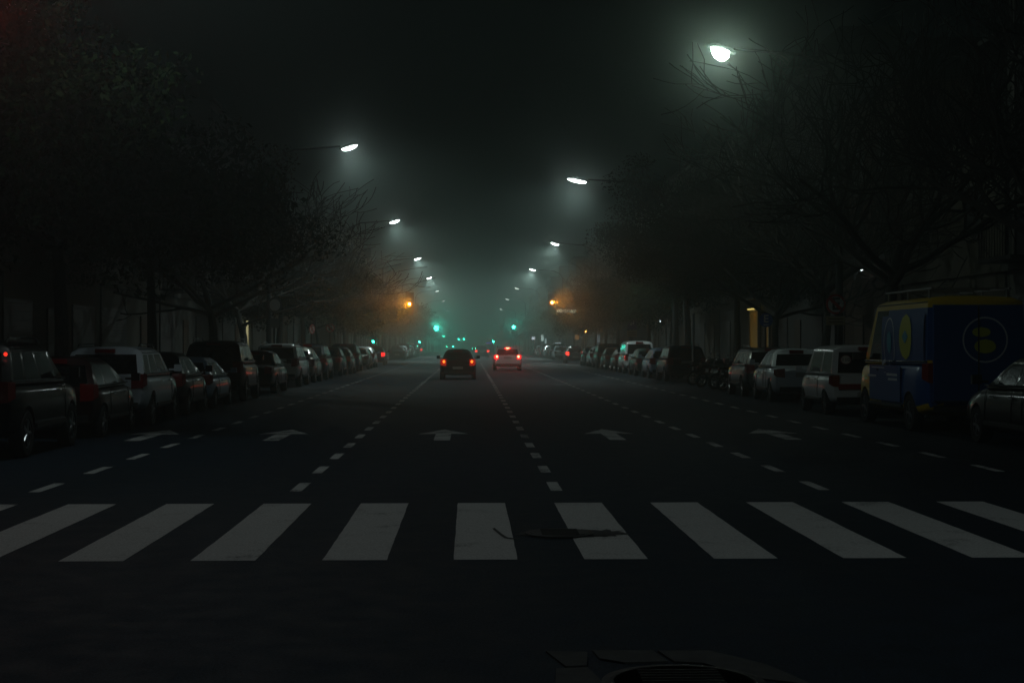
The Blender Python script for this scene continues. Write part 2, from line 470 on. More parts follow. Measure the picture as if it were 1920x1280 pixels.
for i, D in enumerate(R_D):
    o = place_lamp(lampBig, True, 1, D, R_K[i]) if i == 1 else place_lamp(lampR, i == 0, 1, D, R_K[i])
    lb = f'lit street lamp arching over the road from the right kerb, {ORD[i]} one into the distance'
    if i == 1: lb = 'nearest and brightest glaring street lamp, above the bare tree on the right'
    if i == 2: o.scale = (5.18/3.5, 1, 1)
    tag(o, lb, 'street lamp', 'street lamps along the avenue')

# ------------------------------------------------------------------ traffic lights
def glow_mat(name, col, s): return mat(name, tuple(c*.3 for c in col), 0.3, emit=col, estr=s)
M_AMB = glow_mat('signal_amber', (1.0, 0.20, 0.002), .55)
M_AMBM = glow_mat('signal_amber_halo', (1.0, 0.27, 0.004), 1.7)
M_AMBC = glow_mat('signal_amber_bulb', (1.0, 0.62, 0.16), 60)
M_GRN = glow_mat('signal_green', (0.05, 1.0, 0.74), 45)
M_GRN_F = glow_mat('signal_green_far', (0.03, 1.0, 0.62), 45)
M_GRN_V = glow_mat('signal_green_very_far', (0.03, 1.0, 0.55), 150)
M_RED = glow_mat('signal_red', (1.0, 0.04, 0.02), 20)
M_OFF = {'red': mat('signal_red_off', (0.08,0.006,0.006), 0.3), 'amber': mat('signal_amber_off', (0.10,0.05,0.005), 0.3),
         'green': mat('signal_green_off', (0.005,0.06,0.04), 0.3)}
def signal_head(parent, x, z, lit, litmat, r=0.10, y=0.0, unit=0.30):
    unit = max(unit, 2.3*r)
    """three lens head facing -y; the LIT lens is centred at height z"""
    idx = {'red': 2, 'amber': 1, 'green': 0}[lit]
    z0 = z - unit*(idx + .5)
    g = MB(); hwid = max(.15, r+.04)
    g.box(x-hwid, x+hwid, y, y+.2, z0, z0+unit*3)
    g.box(x-hwid-.05, x+hwid+.05, y+.07, y+.09, z0-.06, z0+unit*3+.06)
    for k in range(3):
        zc = z0 + unit*(k+.5); pts = []
        for i in range(9):
            a = pi*(i/8) ; pts.append((x+cos(a)*(r+.015), sin(a)*(r+.015)+zc))
        vs = [(px, y-.001, pz) for px, pz in pts] + [(px, y-.17, pz) for px, pz in pts]
        g.quadset(vs, [(i, i+1, 9+i+1, 9+i) for i in range(8)])
    hd = g.build('signal_head', M_TLBLK, parent)
    for k, c in enumerate(('green', 'amber', 'red')):
        zc = z0 + unit*(k+.5); g = MB()
        g.lathe([(r, 0), (r, -.02), (r*.6, -.045), (.005, -.055)], axis='y', c=(x, y-.001, zc), seg=16)
        ln_ = g.build(c + '_lens', litmat if k == idx else M_OFF[c], hd, True)
        if k == idx and c == 'amber' and r > .1:  # wide lens with graded emissive rings imitates the halo round the amber light
            g = MB(); g.lathe([(r*.70, -.040), (r*.62, -.062), (.01, -.066)], axis='y', c=(x, y-.001, zc), seg=16); g.build('halo_ring', M_AMBM, ln_, True)
            g = MB(); g.lathe([(r*.36, -.060), (r*.26, -.079), (.01, -.084)], axis='y', c=(x, y-.001, zc), seg=14); g.build('bulb_spot', M_AMBC, ln_, True)
    return hd
def traffic_light(side, D, xh, zh, lit, litmat, col=None, watt=0, cone=80, low=None, label='', r=0.10, aim=-.02):
    zg = gz(D)
    xp = -8.55 if side < 0 else 10.65
    o = empty('traffic_light', (xp, D, zg+.13)); zh -= zg + .13; xr = xh - xp
    zt = zh + 0.55
    g = MB(); g.lathe([(.15,0),(.15,.1),(.09,.12),(.075,zt+.1)], seg=10); g.build('pole', M_TLBLK, o, True)
    if abs(xr) > .4:
        g = MB(); g.tube([(0,.15,zt-.3),(xr*.5,.15,zt-.02),(xr,.15,zt+.0)], [.05,.045,.04], 8); g.build('mast_arm', M_TLBLK, o, True)
    hd = signal_head(o, xr, zh, lit, litmat, r)
    if watt: spot('signal_glow', hd, (xr, -.22, zh), (0.0, -1, aim), watt, col, cone, 1.0, 0.09)
    if col == AMB: spot('signal_wash', hd, (xr, -.22, zh-.05), (0.0, -1, -.15), 16, col, 90, 1.0, 0.09)
    if low:
        h2 = signal_head(o, (.3 if side > 0 else -.3)*0, low-zg-.13, lit, litmat, min(r*.8,.15), y=-.32)
    tag(o, label, 'traffic light', 'traffic lights along the avenue')
    return o
AMB = (1.0, 0.26, 0.0); GRN = (0.05, 1.0, 0.70)
traffic_light(-1, 20.0, -6.52, 6.50, 'red', M_RED, (1,.05,.02), 26, 150, label='red traffic light at the top left corner, nearest signal, behind bare twigs')
traffic_light(-1, 137, px2x(768,137), py2z(570,137), 'amber', M_AMB, AMB, 1200, 7, label='glowing amber traffic light hanging over the left side of the road', r=.29, aim=-.026)
traffic_light(1, 137, px2x(1035,137), py2z(567,137), 'amber', M_AMB, AMB, 1200, 7, low=py2z(621,137), label='glowing amber traffic light over the right lanes, a second lower head on its pole', r=.29, aim=-.026)
traffic_light(-1, 257, px2x(818,257), py2z(615,257), 'green', M_GRN, GRN, 1300, 14, aim=-.01, low=py2z(641,257), label='brightest green traffic light with a wide halo, left of the black car', r=.34)  # lens drawn oversized to carry part of the halo
traffic_light(1, 257, px2x(963,257), py2z(613,257), 'green', M_GRN, GRN, 350, 14, aim=-.01, label='green traffic light over the right side, highest green signal above the white car', r=.24)
far = [(-1,340,832,630,'small green traffic light just right of and below the brightest green one'),
       (1,390,935,631,'small green traffic light between the two moving cars, left of the white car'),
       (-1,420,860,636,'tiny green traffic light over the black car, left one of the high pair'),
       (-1,440,870,636,'tiny green traffic light over the black car, right one of the high pair'),
       (1,520,925,640,'faint teal traffic light above the red tail lights of the distant car'),
       (-1,640,838,650,'tiny low green traffic light at the left edge of the black car roof'),
       (-1,660,850,650,'tiny low green traffic light touching the black car roof, second from left'),
       (1,700,892,653,'tiny low green traffic light right of the black car, brighter of the close pair'),
       (1,720,897,653,'tiny low green traffic light right of the black car, right one of the close pair'),
       (1,740,886,655,'faintest low green traffic light touching the right end of the black car roof'),]
for (sd, D, px, py, lb) in far:
    traffic_light(sd, D, px2x(px,D), py2z(py,D), 'green', M_GRN_F if D < 500 else M_GRN_V, label=lb, r=.22 if D < 500 else .3)
# pedestrian signal, green man at the left of the junction
o = empty('pedestrian_signal', (px2x(700,136), 136, .13))
g = MB(); g.lathe([(.06,0),(.05,2.2)], seg=8); g.build('pole', M_TLBLK, o, True)
g = MB(); g.box(-.13,.13,-.1,.1,1.45,2.05); hd = g.build('signal_head', M_TLBLK, o)
g = MB(); g.box(-.08,.08,-.115,-.101,1.62,1.78); g.build('green_lens', M_GRN_F, hd)
tag(o, 'small green pedestrian signal on a short pole on the left pavement', 'pedestrian signal')

# ------------------------------------------------------------------ trees
def rvec(rd): 
    while True:
        v = Vector((rd.uniform(-1,1), rd.uniform(-1,1), rd.uniform(-1,1)))
        if 0.05 < v.length < 1: return v.normalized()
def make_bare(seed, H=9.6, spread=1.0, levels=4):
    rd = random.Random(seed)
    tr = MB(); tw = MB(); 
    def grow(p, d, r, ln, lev):
        nseg = 5 if lev < 3 else 4
        pts = [p.copy()]; rad = [r]; dd = d.copy()
        for i in range(nseg):
            up = 0.05 if lev < 2 else 0.13
            dd = (dd + rvec(rd)*(0.17 if lev < 2 else 0.26) + Vector((0,0,up))).normalized()
            if p.z > 7.6 and dd.z > 0.35: dd.z *= 0.6; dd.normalize()
            p = p + dd*ln/nseg; pts.append(p.copy()); rad.append(max(0.013, r*(1 - 0.50*(i+1)/nseg)))
        (tr if lev == 0 else tw).tube(pts, rad, 8 if lev == 0 else (6 if lev < 2 else (4 if lev == 2 else 3)), 0, cap=False)
        if lev >= levels: return
        nch = [6, 6, 6, 5, 4][lev] if lev < 5 else 0
        for k in range(nch):
            t = rd.uniform(.25, 1.0) if k < nch-1 else 1.0
            if lev == 0: t = rd.uniform(.72, 1.0)
            f = t*nseg; i = min(nseg-1, int(f)); q = pts[i].lerp(pts[i+1], f-i)
            ax = (pts[i+1]-pts[i]).normalized()
            if lev == 0:
                a = 2*pi*k/nch + rd.uniform(-.4,.4); nd = Vector((cos(a)*spread, sin(a)*spread, rd.uniform(.35,1.0))).normalized()
                nl = rd.uniform(2.6, 3.8)
            else:
                sidev = ax.cross(rvec(rd)).normalized(); an = rd.uniform(.5,1.1)
                nd = (ax*cos(an) + sidev*sin(an)).normalized(); nl = ln*rd.uniform(.50,.78)
            grow(q, nd, rad[i]*rd.uniform(.5,.7) if lev else r*rd.uniform(.42,.6), nl, lev+1)
    grow(Vector((0,0,0)), Vector((rd.uniform(-.05,.05), rd.uniform(-.05,.05), 1)), 0.17, H*0.37, 0)
    return tr, tw
def make_leafy(seed, H=9.0, rad=5.0, n=9000, low=3.2, ls=1.0):
    rd = random.Random(seed)
    tr = MB(); br = MB(); lf = MB()
    th = low + 0.4
    tr.tube([(0,0,0),(rd.uniform(-.1,.1),0.05,th*.5),(rd.uniform(-.2,.2),0.1,th)], [.19,.15,.12], 8, 0, cap=False)
    clumps = []
    nb = 12
    for k in range(nb):
        a = 2*pi*k/nb + rd.uniform(-.3,.3); e = rd.uniform(.05, 1.25)
        L = rad*rd.uniform(.65, 1.08)
        tip = Vector((cos(a)*cos(e)*L, sin(a)*cos(e)*L, th - .3 + sin(e)*(H-th)*rd.uniform(.75,1.05)))
        s0 = Vector((0,.1,th-.2)); mid = s0.lerp(tip, .5) + Vector((0,0,.5)) + rvec(rd)*.3
        br.tube([s0, mid, tip], [.08,.045,.012], 5, 0, cap=False)
        for t in (.4,.55,.7,.85,1.0):
            c = s0.lerp(mid, t*2) if t < .5 else mid.lerp(tip, t*2-1)
            clumps.append((c + rvec(rd)*.5, rd.uniform(.55, 1.15)*(1.15 - .3*t)))
            for j in range(2):
                c2 = c + rvec(rd)*rd.uniform(.6,1.3); br.tube([c, c2], [.02,.006], 3, 0, cap=False)
                clumps.append((c2, rd.uniform(.35,.8)))
    tot = sum(r**2 for _, r in clumps)
    for (c, r) in clumps:
        m = int(n*r*r/tot)
        for j in range(m):
            v = rvec(rd); q = rd.random()**.42
            p = c + Vector((v.x*r*1.15, v.y*r*1.15, v.z*r*.75))*q
            a = rvec(rd); b_ = a.cross(rvec(rd)).normalized(); l = rd.uniform(.07,.15)*ls; w = l*rd.uniform(.4,.6)
            p2 = p + a*l*2
            lf.quadset([p, p + a*l + b_*w, p2, p + a*l - b_*w], [(0,1,2,3)], 0 if rd.random() < .6 else 1)
    return tr, br, lf
def tree_root(): return empty('street_tree')
PROT = {}
for i, sd in enumerate((11, 23, 37)):
    r = tree_root(); tr, tw = make_bare(sd, spread=[1.0,1.2,0.9][i]); 
    tr.build('trunk', M_BARK, r, True); tw.build('branches', M_TWIG, r, True); PROT['b%d' % i] = r
for i, sd in enumerate((5, 8, 14)):
    r = tree_root(); tr, br, lf = make_leafy(sd, H=[9.2,8.0,7.6][i], rad=[5.2,4.8,5.4][i], n=[42000,16000,16000][i], low=[3.4,3.0,2.9][i], ls=[.55,.8,.8][i])
    tr.build('trunk', M_BARK, r, True); b_ = br.build('branches', M_BARK, r, True); lf.build('foliage', [M_LEAF, M_LEAF2], r); PROT['l%d' % i] = r
USED = set()
def place_tree(kind, x, D, rz, s, sz=None, label='', grp=''):
    o = PROT[kind] if kind not in USED else copy_tree(PROT[kind]); USED.add(kind)
    o.location = (x, D, gz(D)+.12); o.rotation_euler = (0,0,rz); o.scale = (s, s, sz or s)
    tag(o, label, 'tree', grp)
    return o
TL = [('b0',16.5,.9,1.12,1.05),('l0',27,.3,1.05,1.15),('l1',36,2.0,1.1,1.2),('l0',46,3.7,1.0,1.05),('b1',57,2.6,1.32,1.0),('b0',67,3.4,1.3,.88),
      ('l1',77,.8,1.0,1.0),('l2',88,1.9,.95,1.0),('b0',99,4.0,.95,.95),('l1',109,2.9,.9,.9),('l2',119,.2,.95,.95),('l0',126,5,.85,.8),
      ('l1',149,1.2,.95,.85),('l2',160,3.4,1.05,.95),('l2',171,2.5,1.15,1.0),('l0',183,.7,1.0,.85),('l1',196,4.2,1.0,.95),('l2',210,1.1,1.0,.95),
      ('l0',226,2.2,1.0,.85),('l1',241,0,1.0,.95),('l2',266,3,1.05,1.0),('l1',284,5,1.05,1.0),('l0',304,1.5,1.0,.95),('l2',328,2,1.1,1.0),('l1',356,4,1.1,1.0),('l2',390,1,1.2,1.0)]
TRR = [('l0',19,1.3,1.0,1.55),('b2',29.5,4.4,1.05,1.15),('b1',38,0.5,1.28,1.16),('b0',47.5,2.2,1.05,.98),('b1',56,5.1,1.0,.95),('l0',64,3.9,.95,1.0),('l0',74,2.3,1.2,1.16),  # first leafy tree is added to blacken the upper right
      ('l1',84,.5,1.0,1.05),('l0',95,1.6,.95,.9),('b2',106,3.0,.9,.9),('l2',116,4.5,.9,.95),('l1',125,1.0,.85,.9),
      ('l2',150,.3,.95,.95),('l0',163,2.8,.9,.8),('l1',176,5.2,.9,.9),('l0',190,3.5,.9,.8),('l2',205,0.9,.95,.9),('l1',222,1.9,.95,.9),('l2',240,4.1,.95,.9),
      ('l1',268,2.6,.95,.9),('l0',290,.1,.95,.85),('l2',314,3.3,1.0,.9),('l1',345,5.0,1.0,.9),('l2',385,1.4,1.1,.95)]
for side, lst in ((-1, TL), (1, TRR)):
    for i, (k, D, rz, s, sz) in enumerate(lst):
        x = -9.7 if side < 0 else (11.5 if D not in (38, 74) else 10.9)
        desc = 'bare leafless street tree' if k[0] == 'b' else 'dark leafy street tree'
        lb = f'{desc} on the {"left" if side<0 else "right"} pavement, {ORD[i]} trunk along the row from the crosswalk'
        if side > 0 and D == 38: lb = 'large bare tree on the right, its twigs against the brightest street lamp'
        if side < 0 and D == 57: lb = 'bare tree on the left, its curved twigs crossing the glow of the nearest left lamp'
        if side < 0 and D == 16.5: lb = 'bare tree at the far left, faint twigs below the red light corner'
        place_tree(k, x, D, rz, s, sz, lb, 'trees lining the avenue')

# ------------------------------------------------------------------ buildings
M_WALLS = [mat('render_grey', (0.11,0.105,0.095), .85, noise_amt=.15, nscale=1.2), mat('render_cream', (0.14,0.125,0.10), .85, noise_amt=.15, nscale=1.2),
           mat('render_white', (0.16,0.16,0.15), .85, noise_amt=.12, nscale=1.2), mat('brick_brown', (0.10,0.065,0.045), .9, noise_amt=.25, nscale=6)]
M_BGLASS = mat('window_glass', (0.012,0.014,0.016), .30)
M_FRAME = mat('window_frame', (0.16,0.15,0.14), .6)
M_SHUT = mat('roller_shutter', (0.12,0.12,0.12), .55, .3)
M_RAIL = mat('balcony_rail', (0.04,0.04,0.04), .5, .4)
def building(w, floors, wm, balc):
    """facade on x=0 facing +x, along y 0..w"""
    r = empty('apartment_building'); H = 3.9 + 3.0*floors + .8
    g = MB(); g.box(-9,0,0,w,0,H); g.box(-.002,.12,0,w,3.55,3.75); g.box(0,.18,0,w,H-.35,H-.12); g.build('wall', wm, r)
    g = MB(); g.box(-9.1,.22,-.01,w+.01,H,H+.12); g.box(-5,-2,w*.3,w*.6,H+.12,H+2.4); g.build('roof', M_CONC, r)
    nb = max(2, int(w/3.4)); pitch = w/nb
    for f in range(floors):
        z = 4.7 + 3.0*f
        for k in range(nb):
            yc = pitch*(k+.5); hw = .65 if (k+f*0) % 2 else .85; zz = z if not balc or k % 2 else z-.75; hh = 1.5 if not balc or k % 2 else 2.2
            g = MB()
            g.box(.002,.07,yc-hw-.09,yc-hw,zz-.09,zz+hh+.09); g.box(.002,.07,yc+hw,yc+hw+.09,zz-.09,zz+hh+.09)
            g.box(.002,.068,yc-hw,yc+hw,zz+hh,zz+hh+.09); g.box(.002,.12,yc-hw,yc+hw,zz-.09,zz); g.box(.002,.05,yc-.03,yc+.03,zz,zz+hh)
            wn = g.build('window', M_FRAME, r)
            g = MB(); g.box(.001,.025,yc-hw,yc+hw,zz,zz+hh*(.5 if (k*7+f*3)%4==0 else 1)); g.build('pane', M_BGLASS, wn)
            if balc and k % 2 == 0:
                g = MB(); y0, y1 = yc-1.25, yc+1.25
                g.box(.003,.95,y0,y1,zz-.22,zz-.10)
                g.box(.90,.94,y0,y1,zz+.82,zz+.86)
                for q in range(13): yy = y0+.03+q*(y1-y0-.06)/12; g.box(.91,.93,yy-.01,yy+.01,zz-.10,zz+.82)
                g.build('balcony', M_RAIL, r)
    for k in range(nb):
        yc = pitch*(k+.5); 
        if k == nb//2:
            g = MB(); g.box(.002,.06,yc-.62,yc+.62,.0,2.6); dr = g.build('door', mat('door_wood',(0.07,0.04,0.02),.5), r)
            g = MB(); g.box(.061,.12,yc+.40,yc+.44,1.0,1.25); g.build('handle', M_CHROME, dr)
        else:
            g = MB(); hw = pitch*.38
            for q in range(24): g.box(.002,.05+.012*(q%2),yc-hw,yc+hw,.05+q*.115,.05+q*.115+.113)
            g.build('roller_shutter', M_SHUT, r)
    g = MB(); g.tube([(.08,.3,0),(.08,.3,H-.4)], .04, 6); g.build('drain_pipe', M_POLE, r)
    return r
BP = [building(12.5,2,M_WALLS[0],True), building(10.0,1,M_WALLS[1],False), building(14.0,3,M_WALLS[2],True), building(11.0,2,M_WALLS[3],False)]
BW = [12.5,10.0,14.0,11.0]; BDESC = ['grey three-storey block with balconies','cream two-storey house front','pale four-storey block with balconies','brown brick three-storey front']
bused = set()
for side in (-1, 1):
    cnt = 0
    seq = [2,0,3,1,0,2,1,3,0,2] if side < 0 else [0,2,1,3,2,0,1,2,3,0]
    for bi, (a, b) in enumerate(BLOCKS):
        y = a + 5; lim = b - 2 if bi < 2 else 400
        while True:
            k = seq[cnt % 10]
            if y + BW[k] > lim: break
            o = BP[k] if k not in bused else copy_tree(BP[k]); bused.add(k)
            if side < 0: o.location = (FL, y, gz(y)+.12)
            else: o.location = (FR, y+BW[k], gz(y)+.12); o.rotation_euler = (0,0,pi)
            tag(o, f'unlit {BDESC[k]} behind the {"left" if side<0 else "right"} trees, {ORD[cnt]} building from the crosswalk', 'building', 'buildings along the avenue')
            y += BW[k] + .02; cnt += 1

# ------------------------------------------------------------------ cars
def eval_mesh(o):
    dg = bpy.context.evaluated_depsgraph_get(); e = o.evaluated_get(dg)
    me = bpy.data.meshes.new_from_object(e, depsgraph=dg); return me
def car(name, S, cat, mats_paint=P_GREY):
    """S: dict of sizes. local +y is forward, y=0 rear bumper, x lateral, z up"""
    L, W, H = S['L'], S['W']/2, S['H']; zb = S.get('zb', .20)
    rb, rt, wt, wb = S['rb'], S['rt'], S['wt'], S['wb']        # rear glass base/top, windshield top/base (y)
    zr, zc, zn = S['zr'], S['zc'], S['zn']                     # deck height at rear, at cowl, at nose
    wr = S.get('wr', .31)
    r = empty(name)
    def deck(y):
        if y < rb: return zr - (.10*(1-y/max(rb,.01)) if rb > .4 else 0)
        if y < wb: return zr + (zc-zr)*(y-rb)/(wb-rb)
        t = (y-wb)/(L-wb); return zc + (zn-zc)*t**1.6
    ys = [0, .05, .22, max(.5, rb*.7), rb+.5, L*.42, L*.55, wb-.25, wb+.1, wb+(L-wb)*.45, L-.42, L-.16, L-.03]
    ys = sorted(ys)
    m = MB(); n = len(ys); ring = 16
    for y in ys:
        e0 = min(y, 1.0); e1 = min(L-y, 1.1)
        wq = W*(1 - .11*(1-min(1,e0/.7))**2 - .17*(1-min(1,e1/1.1))**2)
        zd = deck(y); zbb = zb + .10*(1-min(1,e0/.5)) + .06*(1-min(1,e1/.6))
        if y <= .0: zd -= .06; 
        if y >= L-.05: zd -= .12
        zm = zbb + (zd-zbb)*.5
        pr = [(0,zbb),(wq*.55,zbb),(wq*.90,zbb+.02),(wq*.985,zbb+.14),(wq,zm),(wq*.975,zd-.13),(wq*.90,zd-.02),(wq*.5,zd+.015),(0,zd+.02)]
        full = pr + [(-x,z) for x,z in pr[-2:0:-1]]
        m.v += [(x,y,z) for x,z in full]
    for i in range(n-1):
        for k in range(ring):
            m.f.append((i*ring+k, i*ring+(k+1)%ring, (i+1)*ring+(k+1)%ring, (i+1)*ring+k)); m.m.append(0)
    m.f.append(tuple(range(ring-1,-1,-1))); m.m.append(0)
    m.f.append(tuple((n-1)*ring+k for k in range(ring))); m.m.append(0)
    tmp = m.build('tmp', P_GREY)
    ss = tmp.modifiers.new('s','SUBSURF'); ss.levels = 1; ss.render_levels = 1
    # wheel arches
    c = MB(); wy = S['wy']
    for yy in wy:
        for sx in (-1,1):
            c.lathe([(wr+.055, sx*(W-.26)), (wr+.055, sx*(W+.2))], axis='x', c=(0,yy,wr), seg=22)
    cut = c.build('cut', M_TRIM)
    bo = tmp.modifiers.new('b','BOOLEAN'); bo.object = cut; bo.operation = 'DIFFERENCE'; bo.solver = 'EXACT'
    me = eval_mesh(tmp); 
    bpy.data.objects.remove(tmp); bpy.data.objects.remove(cut)
    bm = bmesh.new(); bm.from_mesh(me)
    # greenhouse
    g0, g1 = W*.90, W*S.get('tw', .72)
    zt = H - .12
    def zbelt(y): return deck(max(rb, min(wb, y))) - .025
    win = S['win']                                            # side windows as y fractions rb..wb at belt
    cols = []                                                 # going round: rear L->R, right side rear->front, front R->L, left side front->rear
    def colpt(xf, yb, yt, rear): return (xf, yb, yt, rear)
    for xf in (-.86, -.5, 0, .5, .86): cols.append((xf*g0, rb - .06*(1-abs(xf)) , xf*g1, rt - .05*(1-abs(xf)), 'r'))
    sidecols = [(rb+.03, rt+.03)] + [(rb+.03 + (wb-rb-.06)*a, rt+.03 + (wt-rt-.06)*b_) for (a, b_) in win] + [(wb-.03, wt-.03)]
    for (yb, yt) in sidecols: cols.append((g0, yb, g1, yt, 's'))
    for xf in (.88, .5, 0, -.5, -.88): cols.append((xf*g0, wb + .14*(1-abs(xf)), xf*g1, wt + .08*(1-abs(xf)), 'f'))
    for (yb, yt) in reversed(sidecols): cols.append((-g0, yb, -g1, yt, 's'))
    rows = [0, .06, .90, 1.0]
    V = []
    N = len(cols)
    for s_ in rows:
        for (xb, yb, xt, yt, tg) in cols:
            z = zbelt(yb) + (zt - .03*(0) - zbelt(yb))*s_
            bul = .035*sin(pi*s_)
            x = xb + (xt-xb)*s_; x += math.copysign(bul, x) if tg == 's' else 0
            y = yb + (yt-yb)*s_ + (bul if tg == 'f' else (-bul if tg == 'r' else 0))
            V.append(bm.verts.new((x, y, z)))
    ns = len(sidecols)
    glass = {}
    def seg_tag(k):
        if 0 <= k < 4: return 'rear_window'
        if k >= 5 and k < 5+ns-1:
            j = k-5
            return ('side_window', 1, j) if (j % 2 == 1) else None
        if 5+ns <= k < 5+ns+4: return 'windshield'
        if k >= 10+ns and k < 10+2*ns-1:
            j = k-(10+ns); j2 = ns-2-j
            return ('side_window', -1, j2) if (j2 % 2 == 1) else None
        return None
    for i in range(3):
        for k in range(N):
            a, b_, c_, d = V[i*N+k], V[i*N+(k+1)%N], V[(i+1)*N+(k+1)%N], V[(i+1)*N+k]
            t = seg_tag(k) if i == 1 else None
            if t == 'rear_window' and S.get('norear'): t = None
            if t and t[0] == 'side_window' and S.get('blind') and t[2] in S['blind']: t = None
            if t: glass.setdefault(t, []).append([tuple(v.co) for v in (a, b_, c_, d)])
            else: bm.faces.new((a, b_, c_, d))
    top = V[3*N:4*N]
    cx, cy = 0, (rt+wt)/2
    inner = [bm.verts.new((v.co.x*.82, cy+(v.co.y-cy)*.92, H-.040)) for v in top]
    for k in range(N): bm.faces.new((top[k], top[(k+1)%N], inner[(k+1)%N], inner[k]))
    inn2 = [bm.verts.new((v.co.x*.48, cy+(v.co.y-cy)*.76, H-.004)) for v in inner]
    for k in range(N): bm.faces.new((inner[k], inner[(k+1)%N], inn2[(k+1)%N], inn2[k]))
    bm.faces.new(inn2)
    bmesh.ops.recalc_face_normals(bm, faces=bm.faces)
    for f in bm.faces: f.smooth = True
    for e in bm.edges:
        if len(e.link_faces) == 2 and e.calc_face_angle(0) > .62: e.smooth = False
    bm.to_mesh(me); bm.free(); me.name = name + '_body'
    me.materials.clear(); me.materials.append(mats_paint)
    body = link('body', me, r)
    for t, qs in glass.items():
        g = MB()
        for q in qs: g.quadset(q, [(0,1,2,3)])
        gm = g.mesh('glass', M_GLASS, False)
        bmm = bmesh.new(); bmm.from_mesh(gm); bmesh.ops.remove_doubles(bmm, verts=bmm.verts, dist=.001)
        for f in bmm.faces: f.smooth = True
        bmm.to_mesh(gm); bmm.free()
        link(t if isinstance(t, str) else 'side_window', gm, r)
    # wheels
    for yy in wy:
        for sx in (-1, 1):
            g = MB(); xo = sx*(W-.015); xi = sx*(W-.215)
            g.lathe([(wr*.62,xi),(wr*.93,xi),(wr,xi+sx*.03),(wr,xo-sx*.03),(wr*.94,xo),(wr*.66,xo),(wr*.62,xo-sx*.02)], axis='x', c=(0,yy,wr), seg=26)
            ty = g.build('wheel', M_TYRE, r, True)
            g = MB(); xx = xo - sx*.035
            g.lathe([(wr*.64,xx-sx*.05),(wr*.64,xx+sx*.02),(wr*.57,xx+sx*.02),(wr*.56,xx-sx*.03)], axis='x', c=(0,yy,wr), seg=26)
            g.lathe([(wr*.17,xx-sx*.03),(wr*.17,xx+sx*.02),(wr*.1,xx+sx*.03)], axis='x', c=(0,yy,wr), seg=12)
            for k in range(5):
                a = 2*pi*k/5; p0 = Vector((xx+sx*.005, yy+cos(a)*wr*.12, wr+sin(a)*wr*.12)); p1 = Vector((xx+sx*.008, yy+cos(a)*wr*.6, wr+sin(a)*wr*.6))
                g.tube([p0,p1], [.035,.026], 5)
            g.build('rim', M_RIM, ty)
    # lamps, plate, bumper strip, handles, mirrors
    def rearx(y): return W*(1 - .11*(1-min(1,y/.7))**2)
    lz0, lz1 = S['tail']; lw = S.get('tlw', .22)
    for sx in (-1, 1):
        g = MB()
        x0, x1 = sx*(W*.895-lw), sx*(W*.905)
        vs = [(x0,-.012,lz0),(x0,-.012,lz1),(x1,.004,lz0+.02),(x1,.004,lz1-.01),(sx*(W*.965),.20,lz0+.08),(sx*(W*.958),.20,lz1-.02),(x0,.1,lz0),(x0,.1,lz1),(sx*W*.85,.2,lz0+.08),(sx*W*.85,.2,lz1-.02)]
        g.quadset(vs, [(0,2,3,1),(2,4,5,3),(0,6,8,4,2),(1,3,5,9,7),(0,1,7,6),(4,8,9,5)])
        g.build('tail_light', M_TAIL, r)
        g = MB(); fz = S.get('head', zn-.02); xh = W*.80
        g.quadset([(sx*xh,L-.10,fz-.20),(sx*xh,L-.14,fz-.03),(sx*(xh-.30),L-.015,fz-.22),(sx*(xh-.30),L-.05,fz-.07),(sx*(W*.91),L-.45,fz-.12),(sx*(W*.90),L-.45,fz-.0),
                   (sx*(xh-.30),L-.3,fz-.2),(sx*(xh-.3),L-.3,fz-.07)], [(0,2,3,1),(0,1,5,4),(1,3,7,5),(0,4,6,2),(2,6,7,3),(4,5,7,6)])
        g.build('headlight', M_HEADL, r)
        g = MB(); my = wb-.15; mz = zc+.06
        g.box(*sorted((sx*W*.9, sx*(W+.03))), my, my+.05, mz, mz+.04)
        g.box(*sorted((sx*(W+.03), sx*(W+.19))), my-.03, my+.06, mz-.02, mz+.13)
        g.build('mirror', S.get('mirm', M_TRIM), r)
        for hy in S.get('handles', []):
            g = MB(); g.box(*sorted((sx*(W*.985), sx*(W+.018))), hy, hy+.16, zc-.16, zc-.13); g.build('door_handle', M_CHROME, r)
    g = MB(); g.box(-.24,.24,-.022,.03,S['plz'],S['plz']+.12); g.build('number_plate', M_PLATE, r)
    g = MB(); g.box(-W*.80,W*.80,-.035,.05,zb+.10,zb+.22); g.build('rear_bumper', M_TRIM, r)
    g = MB(); g.box(-W*.62,W*.62,L-.06,L-.012,zb+.12,zb+.30); g.build('grille', M_TRIM, r)
    for sx in (-1,1):
        g = MB(); g.box(*sorted((sx*(W*.965), sx*(W+.006))), wy[0]+wr+.1, wy[1]-wr-.1, zb+.12, zb+.18); g.build('side_moulding', M_TRIM, r)
    for sx in (-1,1):  # chrome strips added to catch line glints from the lamps
        g = MB(); n_ = 8; pts = []
        for q in range(n_+1):
            yy = rb+.02+(wb-rb-.04)*q/n_; pts.append((sx*(g0+.012), yy, zbelt(yy)+.045))
        g.tube(pts, .015, 6)
        pts = [(sx*(g1+.006), rt+.05+(wt-rt-.1)*q/n_, zt-.015) for q in range(n_+1)]
        g.tube(pts, .012, 6); g.build('glint_trim', M_CHROME, r, True)
